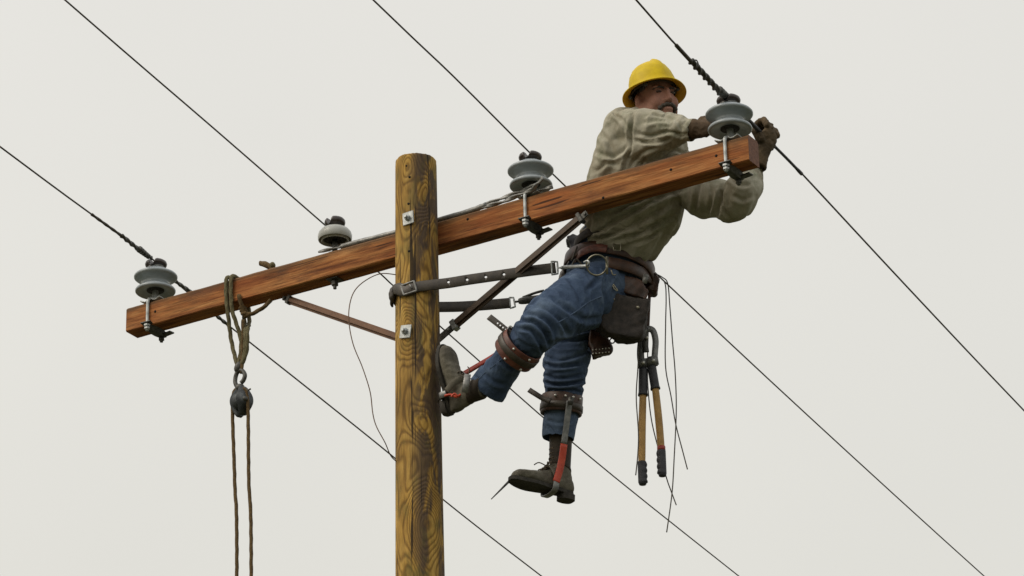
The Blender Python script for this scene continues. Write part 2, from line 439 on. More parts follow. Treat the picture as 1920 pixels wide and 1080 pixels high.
M['grey'] = simple('grey iron shank', (.16, .165, .165), (.26, .265, .26), .45, 50, .5, .3)
M['ash'] = simple('varnished ash wood', (.30, .165, .035), (.44, .26, .07), .5, 20, 0, .3)
M['rubber'] = simple('black rubber grip', (.012, .013, .018), (.03, .032, .04), .55, 40)
M['hole'] = simple('painted hole shade', (.006, .005, .004), (.012, .01, .008), 1, 40, 0, 0)  # near-black colour paints the shade inside bored holes
M['eye'] = simple('eye', (.05, .035, .03), (.09, .07, .06), .2, 40, 0, 0)
M['endgrain'] = simple('split end grain', (.13, .060, .040), (.21, .10, .062), .8, 90, 0, .8, 160, .003)

# ------------------------------------------------------------------ ground (below the frame)
mt, nt, bs = newmat('dry grass ground'); v = mapping(nt)
c = mixc(nt, rmp(nt, nz(nt, v, 1.2, 8, .7), [(.35, (.04, .045, .018)), (.65, (.08, .075, .035))]), rmp(nt, nz(nt, v, 30, 5), [(.3, g(.6)), (.7, g(1.2))]), .6, 'MULTIPLY')
nt.links.new(c, bs.inputs['Base Color']); bs.inputs['Roughness'].default_value = 1
bm = bmesh.new(); bmesh.ops.create_grid(bm, x_segments=60, y_segments=60, size=1500)
for v_ in bm.verts: v_.co.z = noise.noise(v_.co*.004)*4*min(1, v_.co.length/150)
tag(obj('ground', bm, mt), kind='structure')

# ------------------------------------------------------------------ pole
PHI = R_(32.405)
A_ = V((math.cos(PHI), -math.sin(PHI), 0)); B_ = V((math.sin(PHI), math.cos(PHI), 0)); Z_ = V((0, 0, 1))
RP = .089
LEAN = V((0, 0, 0))                      # metres sideways per metre down
def poleaxis(z): return V((0, 0, z)) + LEAN*(ARMZ - z)
def poler(z): return .0885 + .0062*(ARMZ - z)
pole = empty('utility_pole', poleaxis(0), label='brown knotty round wooden utility pole with dark stained grain', cat='utility pole')
ZT = at(780, 285, -.088).z - .006
bm = bmesh.new(); zs = []; z = -1.5
while z < 4.9: zs.append(z); z += .15
while z < ZT-.001: zs.append(z); z += .012
zs.append(ZT)
NS = 96; rings = []
for z in zs + ['t1', 't2', 't3']:
    t = 0
    if isinstance(z, str): t = {'t1': 1, 't2': 2, 't3': 3}[z]; z = ZT
    c = poleaxis(z); rr = poler(z); ring = []
    for k in range(NS):
        a = 2*math.pi*k/NS
        q = rr*(1+.010*noise.noise(V((math.cos(a)*1.6, math.sin(a)*1.6, z*.9)))+.012*noise.noise(V((math.cos(a)*5, math.sin(a)*5, z*1.2))) + .006*noise.noise(V((math.cos(a)*22, math.sin(a)*22, z*2))))
        zz = z
        top = .004*noise.noise(V((math.cos(a)*2, math.sin(a)*2, 5)))+.0022*noise.noise(V((math.cos(a)*9, math.sin(a)*9, 2)))
        if z > ZT-.05: zz = z + top*(1-(ZT-z)/.05)
        if t == 0 and z > ZT-.009: q *= .99
        if t == 1: q *= .955; zz += .005
        if t == 2: q *= .6; zz += .004
        if t == 3: q *= .05; zz += .004
        ring.append(V((c.x+q*math.cos(a), c.y+q*math.sin(a), zz)))
    rings.append(ring)
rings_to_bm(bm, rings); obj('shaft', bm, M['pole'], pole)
def on_pole(px, py, lift=0.0):
    """point on the pole's near surface along a sight line"""
    v = ray(px, py); lo, hi = 12.0, (0-CP.y)/v.y + .1
    t = (-.2-CP.y)/v.y
    for _ in range(400):
        P = CP+v*t; d = P-poleaxis(P.z); d.z = 0
        if d.length <= poler(P.z)+lift: break
        t += .0012
    return P, d.normalized()
for px, py, rot in ((767, 410, 3), (762, 622.5, -9)):
    P, n = on_pole(px, py); n = -B_
    s = Z_.cross(n).normalized()
    mm = Matrix((s, Z_, n)).transposed().to_4x4(); mm.translation = P + n*.006
    mm = mm @ Matrix.Rotation(R_(rot), 4, 'Z')
    bm = bmesh.new(); box(bm, mm, .052, .056, .006, .0012)
    wsh = obj('washer_plate', bm, M['galv'], pole, smooth=False)
    bm = bmesh.new(); mm2 = mm @ Matrix.Translation((0, 0, .009))
    lathe(bm, [(.0135, -.006), (.0135, .005), (.010, .007)], mm2, 6)
    lathe(bm, [(.008, .004), (.008, .016), (.006, .018)], mm2, 12)
    obj('bolt_head', bm, M['galv'], wsh, smooth=False)
for px, py in ((768, 332), (766, 382), (767, 471), (762, 311)):
    P, n = on_pole(px, py)
    bm = bmesh.new(); r_ = .0052 if py > 320 else .004
    cyl(bm, P-n*.02, P+n*.0015, r_, 12)  # solid plug, the hole's inner shade is only its dark colour
    obj('bored_hole', bm, M['hole'], pole)

# ------------------------------------------------------------------ crossarm
HW, HH = .0445, .057
ACEN = B_*(RP+HW) + V((0, 0, ARMZ))
L0, L1 = 1.573, 1.508
arm = empty('crossarm', ACEN, -PHI, label='reddish brown timber crossarm bolted across the wooden pole', cat='crossarm')
AM = Matrix.Translation(ACEN) @ Matrix.Rotation(-PHI, 4, 'Z')
bm = bmesh.new(); cx = .010
prof = [(-HW, -HH+.004), (-HW, HH-cx), (-HW+cx, HH), (HW-cx, HH), (HW, HH-cx), (HW, -HH+.004), (HW-.004, -HH), (-HW+.004, -HH)]
xs = [-L0 + (L0+L1)*i/120 for i in range(121)]
rings = []
for x in xs:
    ring = []
    for i, (y, z) in enumerate(prof):
        nn = noise.noise(V((x*4, i*3.3, 0)))*.0018 + noise.noise(V((x*25, i*5.1, 3)))*.0008
        ring.append(V((x, y*(1+nn*6), z+nn)))
    rings.append(ring)
rings_to_bm(bm, rings); beam = obj('beam', bm, M['beam'], arm, local=True, smooth=False)
beam.data.materials.append(M['endgrain'])
for p in beam.data.polygons:
    if len(p.vertices) > 4: p.material_index = 1
def onarm(px, py, off=-HW):
    P = plane(px, py, ACEN+B_*off, B_); return AM.inverted() @ P
for px, py in ((291, 584), (1258, 318), (1343, 292), (1131, 371), (877, 411)):
    q = onarm(px, py); bm = bmesh.new(); cyl(bm, q+V((0, .01, 0)), q+V((0, -.0015, 0)), .0058, 12)  # dark solid plug painted as the shaded inside of a hole
    obj('bored_hole', bm, M['hole'], arm, local=True)
# braces
def brace(p_out, p_in, mat, wd=.041, clipo=True, clipi=True, th=.026):
    a = AM @ V(p_out); b = AM @ V(p_in)
    bm = bmesh.new(); bar(bm, a, b, wd, th, -B_, th*.38)
    o = obj('brace', bm, mat, arm, smooth=False)
    t = (b-a).normalized(); s = t.cross(B_)
    for e_, d, on in ((a, -t, clipo), (b, t, clipi)):
        if not on: continue
        bm = bmesh.new()
        bar(bm, e_-d*(.012 if on == 1 else .020), e_+d*.004, wd+.004, th+.004, -B_, .002)
        bar(bm, e_, e_+d*(.032 if on == 1 else .07), wd*.6, .007, -B_, .001)
        cyl(bm, e_+d*.022-B_*.012, e_+d*.022+B_*.012, .007, 6)
        obj('brace_clip', bm, M['galv'] if on == 2 else M['galv_dark'], o, smooth=False)
    return o
bl0 = onarm(540, 562, -.01); bl1 = onarm(752, 634, .03)
bl0 = onarm(541, 562, HW-.03); bl1 = onarm(760, 638, HW-.03)
brace(bl0, bl1, M['brace_l'], .034, True, False)
br0 = onarm(1090, 408, -HW+.01); br1 = onarm(850, 612, HW-.03)
brace(br0, br1, M['brace'], .042, 1, 2, .028)
# steel strap ends that carry the braces to the through bolt behind the pole
bm = bmesh.new(); q0 = AM @ onarm(848, 614, HW-.03); q1 = AM @ onarm(775, 678, HW-.03)
bar(bm, q0, q1, .030, .007, -B_, .001); obj('strap_plate', bm, M['galv_dark'], arm, smooth=False)

# ------------------------------------------------------------------ insulators
GW = V((math.sin(R_(25.5)), math.cos(R_(25.5)), 0))          # direction the line wires run
GL = Matrix.Rotation(PHI, 3, 'Z') @ GW                    # same, in crossarm frame
def saddle(p):
    """cut the wire groove over the head"""
    cr = V((GL.y, -GL.x, 0)); d = p.dot(cr)
    if p.z > .232:
        dip = math.exp(-(abs(d-.003)/.012)**4)
        p = p - V((0, 0, (p.z-.232)*dip*.95))
    return p
def make_insulator():
    root = empty('pin_insulator', AM @ V((0, 0, HH)), -PHI)
    base = 0 
    dz = -HH
    T = Matrix.Translation((0, 0, dz))
    def zz(p): return p
    bm = bmesh.new()
    prof = [(.020, .150), (.022, .134), (.031, .128), (.045, .126), (.060, .121), (.078, .1175), (.0845, .1165), (.0885, .120), (.0895, .126), (.086, .132), (.072, .140),
            (.060, .148), (.055, .158), (.0575, .168), (.068, .176), (.083, .181), (.0915, .183), (.0958, .187), (.0962, .193), (.092, .199), (.078, .207),
            (.062, .215), (.052, .221), (.047, .226), (.02, .227)]
    lathe(bm, prof, T, 56)
    obj('porcelain_body', bm, M['porcelain'], root, local=True, auto=50)
    bm = bmesh.new()
    prof = [(.030, .220), (.032, .226), (.034, .232), (.040, .238), (.047, .245), (.049, .253), (.046, .262), (.038, .268), (.024, .271), (.010, .272)]
    pr2 = []
    for (a, b), (c, d) in zip(prof, prof[1:]): pr2 += [(a, b), ((a+c)/2, (b+d)/2)]
    pr2.append(prof[-1])
    pr2 += [(.004, .272)]
    lathe(bm, pr2, T, 56, saddle)
    obj('grooved_head', bm, M['head_dark'], root, local=True)
    bm = bmesh.new(); lathe(bm, [(.0385, .1245), (.0385, .1272), (.020, .1290)], T, 40);  # dark disc on the closed underside stands for recess shade
    obj('hollow_shade', bm, M['hollow'], root, local=True)
    bm = bmesh.new(); lathe(bm, [(.0165, HH+.002), (.0165, .09), (.014, .10), (.0135, .14)], T, 20)
    obj('pin', bm, M['galv'], root, local=True, auto=40)
    # wavy saddle plate over the top of the timber
    bm = bmesh.new(); P = []
    for i in range(33):
        x = -.052 + .104*i/32; u = abs(x)
        P.append(V((x, 0, .007 + .012*math.exp(-(u/.014)**2) + .010*max(0, (u-.028)/.024))))
    ribbon(bm, P, V((0, 1, 0)), .080, .006)
    obj('saddle_plate', bm, M['galv'], root, local=True)
    for sy in (-1, 1):
        bm = bmesh.new(); y = sy*(HW+.008)
        pts = [V((0, y, dz-HH-.028 if sy < 0 else dz-HH-.045)), V((0, y, dz-.03)), V((0, y, dz+HH-.01)), V((0, y*.93, dz+HH+.006)), V((0, y*.70, dz+HH+.016)), V((0, 0, dz+HH+.018))]
        tube(pts, .0074, 12, 5, bm); rod = obj('clamp_rod', bm, M['galv'] if sy < 0 else M['galv_dark'], root, local=True)
        bm = bmesh.new()
        zb = dz-HH+.006 if sy < 0 else dz-HH-.010
        for zc, r_ in ((zb-.008, .0155), (zb-.022, .0135)):
            lathe(bm, [(r_*.6, zc-.006), (r_, zc-.004), (r_, zc+.004), (r_*.6, zc+.006)], Matrix.Translation((0, y, 0)), 6)
        obj('nut', bm, M['galv'] if sy < 0 else M['galv_dark'], rod, smooth=False, local=True)
    bm = bmesh.new()
    bar(bm, V((0, -HW-.024, dz-HH+.010)), V((0, -HW-.002, dz-HH+.004)), .052, .005, V((0, 0, 1)), .001)
    rings = []
    for i in range(13):
        t = i/12; y = -HW-.006 + (2*HW+.03)*t; wd = .017+.012*math.sin(t*math.pi)+.010*(t > .85); z = dz-HH-.010-.004*t
        hgt = .008 + .007*math.sin(math.pi*t)
        rings.append([V((-wd, y, z+hgt)), V((-wd*.5, y, z-hgt*.8)), V((wd*.5, y, z-hgt*.8)), V((wd, y, z+hgt))])
    rings_to_bm(bm, rings)
    bar(bm, V((-.005, HW+.012, dz-HH-.014)), V((.060, HW+.004, dz-HH-.012)), .030, .006, V((0, 0, 1)), .001)
    obj('clamp_bracket', bm, M['galv_dark'], root, smooth=False, local=True)
    return root
def copy_tree(o, parent=None):
    c_ = o.copy(); scene.collection.objects.link(c_); c_.parent = parent
    for ch in list(o.children): copy_tree(ch, c_)
    return c_
proto = make_insulator()
specs = [(291, 563, 'grey double disc insulator at the far left tip of the crossarm'),
         (996, 367, 'grey double disc insulator on the crossarm right of the pole, twisted wires across its base'),
         (1370, 266, 'grey double disc insulator at the right crossarm tip between the lineman gloves')]
INS = []
for i, (px, py, lb) in enumerate(specs):
    o = proto if i == 0 else copy_tree(proto)
    q = plane(px, py, ACEN, B_); loc = AM.inverted() @ q
    o.location = AM @ V((loc.x, 0, HH)); tag(o, lb, 'insulator', 'grey double disc insulators on the crossarm'); INS.append(o)
INS[0]['x'] = 0; del INS[0]['x']
# small bell insulator left of the pole
q = AM.inverted() @ plane(628, 466, ACEN, B_)
UPM = Matrix.Translation((0, 0, .022))
small = empty('pin_insulator', AM @ V((q.x, 0, HH)), -PHI, label='small pale bell shaped insulator left of the pole with dark hollow underside', cat='insulator')
bm = bmesh.new()
prof = [(.046, .060), (.052, .044), (.056, .040), (.060, .046), (.063, .056), (.0665, .048), (.0705, .046), (.073, .052), (.0735, .066), (.070, .080), (.060, .093), (.045, .102), (.033, .106), (.01, .107)]
lathe(bm, prof, UPM, n=56)
M['pale'] = simple('pale glazed porcelain', (.33, .34, .32), (.40, .41, .385), .3, 14, 0, .05, 60)
obj('porcelain_body', bm, M['pale'], small, local=True, auto=50)
bm = bmesh.new()
lathe(bm, [(.052, .050), (.052, .056), (.04, .060), (.036, .046), (.030, .042), (.027, .050), (.010, .060)], UPM, n=40)  # petticoat rings coloured near-black for the shade inside the bell
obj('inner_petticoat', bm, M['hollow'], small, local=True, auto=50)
bm = bmesh.new()
def saddle2(p):
    cr = V((GL.y, -GL.x, 0)); d = p.dot(cr)
    if p.z > .108: p = p - V((0, 0, (p.z-.108)*math.exp(-(abs(d+.008)/.010)**4)*.95))
    return p
pr = [(.030, .100), (.031, .108), (.036, .114), (.043, .120), (.045, .128), (.044, .137), (.038, .145), (.028, .148), (.018, .150), (.008, .151)]
pr2 = []
for (a, b), (c, d) in zip(pr, pr[1:]): pr2 += [(a, b), ((a+c)/2, (b+d)/2)]
lathe(bm, pr2+[(.004, .151)], UPM, n=56, fun=saddle2)
obj('grooved_head', bm, M['head_dark'], small, local=True)
bm = bmesh.new(); lathe(bm, [(.012, -.002), (.012, .08)], n=16); lathe(bm, [(.030, .001), (.030, .007)], n=6)
obj('pin', bm, M['galv_dark'], small, local=True)
bm = bmesh.new(); box(bm, Matrix.Translation((0, .0, -2*HH-.004)), .056, .056, .005, .001)
lathe(bm, [(.010, -2*HH-.032), (.016, -2*HH-.028), (.016, -2*HH-.010), (.012, -2*HH-.004)], n=6); lathe(bm, [(.0075, -2*HH-.045), (.0075, -2*HH-.02)], n=10)
obj('through_bolt', bm, M['galv_dark'], small, smooth=False, local=True)

# ------------------------------------------------------------------ line wires
NW = GW.cross(Z_)
def onwire(P0): return lambda px, py: plane(px, py, P0, NW)
def wire_path(P0, pix, ext=18):
    f = onwire(P0); P = [f(*q) for q in pix]
    a = (P[0]-P[1]).normalized(); b = (P[-1]-P[-2]).normalized()
    P = [P[0]+a*ext+Z_*.4] + [P[0]+a*3+Z_*.02] + P + [P[-1]+b*4+Z_*.03, P[-1]+b*ext+Z_*.9]
    return P
def ins_top(o, dz): return o.matrix_basis @ V((0, 0, dz))
H_ = .237-HH
def wire(P0, pix, label, r=.0037):
    P = wire_path(P0, pix); bm = bmesh.new(); tube(P, r, 8, 4, bm)
    root = obj('power_line', bm, M['wire']); tag(root, label, 'wire'); return root, onwire(P0)
def twisted(P, r, pitch, amp=.28, lobes=2, n=12):
    bm = bmesh.new(); P = densify(P, pitch/14); tube(P, r, n, 1, bm, 2*math.pi/pitch/ lobes, lobes, amp); return bm
P1 = ins_top(INS[0], H_)
w1, f1 = wire(P1, [(0, 275), (172, 402), (236, 448), (286, 486), (331, 530), (412, 597), (600, 746), (738, 857), (830, 936), (1015, 1080)], 'wire over the far left insulator, passing low behind the pole')
bm = twisted([f1(172, 402), f1(236, 448)], .0062, .06, .12, 2); obj('armour_rod', bm, M['wire'], w1)
bm = twisted([f1(228, 442), f1(260, 468), f1(284, 484)], .0088, .045, .25, 2)
for i in range(5): 
    c_ = f1(262+i*4, 468+i*3.2); cyl(bm, c_-GW*.004, c_+GW*.004, .0155-.001*i, 12)
obj('tie_wire', bm, M['galv_dark'], w1)
bm = twisted([f1(318, 517), f1(332, 530), f1(356, 546), f1(380, 570)], .0080, .05, .22, 2); obj('tie_wire', bm, M['galv_dark'], w1)
bm = twisted([f1(380, 571), f1(412, 597), f1(428, 610)], .0075, .05, .2, 2); obj('armour_rod', bm, M['galv_dark'], w1)
P2 = small.matrix_basis @ V((-.055, 0, .115))
w2, f2 = wire(P2, [(122, 0), (400, 240), (607, 420), (629, 439), (714, 514), (740, 538), (830, 616), (1080, 835), (1385, 1080)], 'thin wire over the small bell insulator, passing behind the upper pole', .0034)
P3 = ins_top(INS[1], H_)
w3, f3 = wire(P3, [(700, 0), (850, 143), (990, 283), (1035, 325), (1060, 349), (1228, 511), (1520, 784), (1845, 1080)], 'wire over the middle insulator, disappearing behind the lineman', .0035)
P4 = ins_top(INS[2], H_)
w4, f4 = wire(P4, [(1193, 0), (1270, 87), (1355, 180), (1378, 200), (1413, 235), (1455, 277), (1503, 325), (1700, 537), (1925, 775)], 'wire over the right tip insulator, held in the lineman glove', .0040)
bm = bmesh.new(); tube([f4(1268, 85), f4(1300, 120), f4(1356, 180)], .0080, 10, 4, bm); obj('armour_rod', bm, M['wire'], w4)
bm = twisted([f4(1296, 115), f4(1330, 152), f4(1352, 176)], .0110, .052, .42, 2, 14)
f4c = [f4(1352-2+i*4, 172-2+i*4) for i in range(4)]
for c_ in f4c: cyl(bm, c_-GW*.008, c_+GW*.008, .0165, 12)
c_ = f4(1299, 119); tube([c_+CR*.0+Z_*.012, c_+CR*.015+Z_*.014, c_+CR*.022-Z_*.006, c_+CR*.020-Z_*.014], .003, 8, 5, bm)
obj('tie_wire', bm, M['galv_dark'], w4)
bm = bmesh.new(); tube([f4(1452, 274), f4(1478, 300), f4(1503, 326)], .0066, 10, 4, bm, rfun=lambda u: .0062+.0018*(u > .86)); obj('rubber_sleeve', bm, M['rubber'], w4)
bm = bmesh.new(); tube([f4(1385, 207), f4(1413, 235), f4(1452, 275)], .0090, 10, 4, bm); obj('line_hose', bm, M['rubber'], w4)
# tie turns on insulator heads
for o, n_ in ((INS[0], 3), (INS[2], 3)):
    bm = bmesh.new()
    for k in range(n_):
        pts = []
        for i in range(25):
            a = 2*math.pi*i/24; pts.append(o.matrix_basis @ V((.036*math.cos(a), .036*math.sin(a), .2275-HH+k*.005+.004*math.sin(a))))
        tube(pts, .0036, 8, 1, bm)
    obj('tie_wire', bm, M['alum'], w1 if o is INS[0] else w4)

# long twisted grip lying on the crossarm top
def ontop(px, py, h=.012, yl=0):
    q = plane(px, py, ACEN+B_*yl, B_); return q
def ga(px, py, yl=-.02): return plane(px, py, ACEN+B_*yl, B_)
grip = empty('twisted_grip', ga(700, 444), label='long grey twisted metal grip lying on the crossarm top, running behind the pole', cat='wire grip')
bm = twisted([ga(598, 472), ga(625, 466), ga(660, 457)], .0062, .09, .35, 2); obj('frayed_end', bm, M['alum'], grip)
bm = bmesh.new(); tube([ga(640, 463), ga(660, 457), ga(742, 436), ga(830, 411), ga(880, 396), ga(912, 384)], .0115, 12, 5, bm, 40, 5, .10); obj('grip_body', bm, M['alum'], grip)
bm = twisted([ga(900, 388), ga(935, 374), ga(968, 362), ga(992, 353, -.05), ga(1012, 341, -.07), ga(1018, 333, -.08)], .0072, .105, .42, 2); obj('grip_leg', bm, M['alum'], grip)
bm = twisted([ga(905, 389), ga(945, 378), ga(972, 366, -.04), ga(1000, 355, -.06), ga(1006, 345, -.07)], .0072, .105, .42, 2); obj('grip_leg', bm, M['alum'], grip)
bm = twisted([ga(985, 366), ga(1015, 356), ga(1036, 350)], .0066, .09, .42, 2); obj('grip_leg', bm, M['alum'], grip)

# ------------------------------------------------------------------ hand line, block and sling
XR = onarm(432, 560).x
def al(x, y, z): return AM @ V((x, y, z))
def below(px, py): return plane(px, py, AM @ V((XR, -.02, 0)), -B_)
sl = empty('rope_sling', al(XR, 0, HH), label='greenish brown rope sling looped round the crossarm above the pulley', cat='rope')
for dx, pxb, pyb in ((-.013, 434, 700), (.012, 450, 690)):
    bm = bmesh.new(); g_ = .012
    loop = [below(449, 692), below(459 if dx < 0 else 462, 660), below(460 if dx < 0 else 464, 620), al(XR+dx+.02, HW+.008, -HH-.06), al(XR+dx+.008, HW+g_, 0), al(XR+dx+.002, HW+.006, HH+.004), al(XR+dx, 0, HH+g_), al(XR+dx, -HW-.006, HH+.006), al(XR+dx-.002, -HW-g_, .02), al(XR+dx, -HW-g_+.002, -HH+.01), al(XR+dx+.004, -HW-.004, -HH-.05), below(pxb-2+(4 if dx > 0 else 2), 640), below(446, 690)]
    tube(smoothpts(loop, .007), .0088, 12, 1, bm, 40, 3, .14)
    obj('rope_loop', bm, M['rope_g'], sl)
bm = bmesh.new()
tube(smoothpts([below(456, 600), below(455, 640), below(453, 700)], .006), .0082, 12, 1, bm, 40, 3, .14)
tube(smoothpts([al(XR+.05, -HW-.006, -HH+.020), al(XR+.055, -HW-.008, -HH+.004), below(459, 592), below(463, 590), below(478, 586), below(498, 573), below(508, 562)], .006), .0088, 12, 1, bm, 40, 3, .14)
for i in range(3): ell(bm, below(455+i*2, 578+i*5), V((.019, 0, 0)), V((0, .017, 0)), V((0, .004, .013)), 12)
obj('hitch_knot', bm, M['rope'], sl)
t_ = empty('rope_end', ontop(512, 500), label='short frayed brown rope end poking up over the left half of the crossarm', cat='rope')
bm = bmesh.new(); tube(smoothpts([plane(488, 493, ACEN, B_), plane(497, 496, ACEN, B_), plane(508, 500, ACEN, B_), plane(513, 507, ACEN, B_)], .005), .0115, 12, 1, bm, 40, 3, .14, rfun=lambda u: .0105+.003*math.sin(u*3.1)); obj('rope_stub', bm, M['rope'], t_)
bm = bmesh.new(); ell(bm, plane(511, 498, ACEN, B_), V((.010, 0, .01)), V((0, .02, 0)), V((-.009, 0, .012)), 12); obj('wrapping_turn', bm, M['rope_g'], t_)
# pulley block
pb = empty('pulley_block', below(452, 755), label='grey cast pulley block hanging on the rope sling below the crossarm', cat='pulley')
bm = bmesh.new(); c_ = below(452, 752); ax = V((.55, -.83, 0)).normalized(); sx = ax.cross(Z_)
mm = Matrix((sx, ax, Z_)).transposed().to_4x4(); mm.translation = c_
lathe(bm, [(.004, -.020), (.034, -.020), (.041, -.012), (.036, -.004), (.036, .004), (.041, .012), (.034, .020), (.004, .020)], mm @ Matrix.Rotation(R_(90), 4, 'X'), 32)
shv = obj('sheave', bm, M['block'], pb)
bm = bmesh.new()
for sy in (-1, 1):
    P = [c_+Z_*.062+ax*.012*sy, c_+Z_*.03+ax*.024*sy, c_+ax*.028*sy, c_-Z_*.03+ax*.026*sy, c_-Z_*.068+ax*.010*sy]
    P = smoothpts(P, .004); ups = [sx]*len(P)
    T = frames(P); rr = []
    for i, (p, t) in enumerate(zip(P, T)):
        u = i/(len(P)-1); wd = .012+.030*math.sin(min(1, max(0, u))*math.pi)**.8
        s = t.cross(sx); rr.append([p+sx*wd-s*.004, p+sx*wd*.8+s*.006, p-sx*wd*.8+s*.006, p-sx*wd-s*.004])
    rings_to_bm(bm, rr)
obj('side_plate', bm, M['block'], pb)
bm = bmesh.new(); cyl(bm, c_-ax*.040, c_+ax*.040, .011, 8); obj('axle', bm, M['galv_dark'], pb)
bm = bmesh.new()
hk = [below(446, 728), below(441, 716), below(444, 700), below(452, 694), below(459, 702), below(457, 712), below(452, 718)]
tube(smoothpts(hk, .005), .0095, 12, 1, bm); ell(bm, below(450, 726), V((.020, 0, 0)), V((0, .014, 0)), V((0, 0, .016)))
tube([below(452, 735), below(462, 733), below(470, 729)], .0038, 8, 4, bm)
ell(bm, below(447, 688), V((.018, 0, 0)), V((0, .018, 0)), V((.006, 0, .026)))
obj('hook', bm, M['galv_dark'], pb)
hl = empty('hand_line', below(452, 790), label='two hanging falls of brown hand line dropping from the pulley block', cat='rope')
for xa, xb in ((437, 444), (463, 471)):
    bm = bmesh.new(); p0 = below(xa, 742); p1 = below((xa+xb)/2-.5, 900); p2 = below(xb, 1090); d = (p2-p1).normalized()
    tube(smoothpts([c_+Z_*.03+sx*(.02 if xa > 450 else -.02), p0, p1, p2, p2+V((0.01, 0, -2.2)), p2+V((.03, 0, -5.2))], .02), .0078, 9, 1, bm, 30, 3, .12)
    obj('rope_fall', bm, M['rope'], hl)

# thin copper loop wire by the pole
bm = bmesh.new()
pts = [(742, 515, -.05), (715, 513, -.08), (690, 523, -.1), (668, 541, -.1), (657, 565, -.1), (654, 600, -.1), (662, 645, -.1), (680, 690, -.1), (694, 735, -.1), (699, 775, -.1), (706, 800, -.1), (722, 830, -.1), (733, 855, -.05), (747, 868, -.02)]
tube([at(*p) for p in pts], .0022, 8, 6, bm)
M['copper'] = simple('tarnished copper wire', (.10, .055, .03), (.16, .09, .05), .5, 60, .4, 0)
tag(obj('loose_wire', bm, M['copper']), 'thin loose brown wire curving from the crossarm down the left of the pole', 'wire')

# ------------------------------------------------------------------ lineman's skeleton rows (photo position, distance row)
FEET = {}
person = None
# ---- head frame
HC = at(1231, 188, -.30); SC = pxm(HC)
fh = (V((math.sin(R_(26)), -math.cos(R_(26)), -.08))).normalized()
sh = fh.cross(Z_).normalized(); sh = (sh*math.cos(R_(-7)) + Z_*math.sin(R_(-7))).normalized()   # person's right... roll
uh = sh.cross(fh).normalized()
HM = Matrix((sh, fh, uh)).transposed().to_4x4(); HM.translation = HC
def hd(x, y, z): return HM @ V((x, y, z))
def hell(bm, c, r, n=16):
    ell(bm, hd(*c), sh*r[0], fh*r[1], uh*r[2], n)

def torso_rows(shrink=1.0, dshr=1.0):
    rows = []
    for y, l, r, Y, d in [(240, 1143, 1250, -.28, .085), (250, 1136, 1262, -.27, .105), (265, 1128, 1278, -.26, .12), (285, 1120, 1286, -.25, .125), (300, 1114, 1288, -.235, .125), (335, 1106, 1288, -.20, .13),
                          (370, 1097, 1284, -.16, .135), (400, 1090, 1272, -.12, .14), (430, 1084, 1252, -.08, .145), (446, 1082, 1236, -.05, .145), (456, 1083, 1222, -.035, .138)]:
        rows.append(S((l+r)/2, y, Y, (r-l)/2*shrink, d*dshr))
    return rows
body = bmesh.new()
limb(body, torso_rows(.72, .72)[1:], 24, 4)
limb(body, [S(1146, 470, 0, 66, .13), S(1142, 500, .02, 66, .14), S(1140, 530, .03, 62, .13)], 20, 4)
# neck
limb(body, [(tuple(at(1205, 235, -.27)), .060, .06), (tuple(at(1215, 212, -.29)), .058, .06), (tuple(hd(0, -.02, -.05)), .055, .06)], 16, 4)
# arms (hidden inside the sleeves)
HY = f4(1436, 256).y - .03
RARM = [(1166, 240, -.28, 33, .072), (1180, 241, -.31, 36, .075), (1200, 242, -.36, 38, .074), (1228, 241, -.40, 36, .068), (1250, 242, -.43, 32, .060), (1266, 243, -.455, 28, .054), (1282, 244, -.475, 25, .048), (1299, 245, -.50, 23, .042)]
LARMA = [(1262, 302, -.20, 34, .075), (1290, 333, -.22, 38, .078), (1318, 362, -.26, 40, .078), (1348, 371, -.30, 33, .070)]
LARMB = [(1350, 368, -.30, 34, .070), (1376, 374, -.33, 38, .07), (1394, 352, -.35, 34, .066), (1404, 322, HY+.04, 27, .054), (1414, 298, HY, 20, .042)]
NLEG = [(1148, 536, -.02, 58, .12), (1108, 552, -.13, 58, .115), (1070, 572, -.24, 54, .10), (1034, 594, -.33, 48, .09), (1004, 622, -.37, 40, .08), (982, 648, -.32, 35, .07), (962, 668, -.27, 31, .062), (940, 692, -.22, 33, .062), (912, 729, -.16, 38, .066)]
FLEG = [(1108, 560, .12, 52, .11), (1085, 610, .08, 46, .095), (1069, 650, .04, 43, .085), (1062, 680, .02, 42, .08), (1058, 715, .02, 38, .072), (1055, 742, .03, 36, .068), (1054, 770, .04, 32, .062), (1050, 792, .045, 31, .062), (1046, 822, .05, 31, .064)]
def thin(rows, k, k2): return [S(x, y, Y, w_*(k+(k2-k)*i/(len(rows)-1)), d*(k+(k2-k)*i/(len(rows)-1))) for i, (x, y, Y, w_, d) in enumerate(rows)]
limb(body, thin(RARM, .55, .5)+[S(1316, 243, -.52, 12, .028)], 16, 4); limb(body, thin(LARMA, .5, .5), 16, 4); limb(body, thin(LARMB, .5, .5)+[S(1426, 285, HY, 12, .028)], 16, 4)
limb(body, thin(NLEG, .8, .34)+[S(880, 736, -.12, 11, .027)], 16, 4); limb(body, thin(FLEG, .8, .32)+[S(1043, 880, .055, 10, .025)], 16, 4)
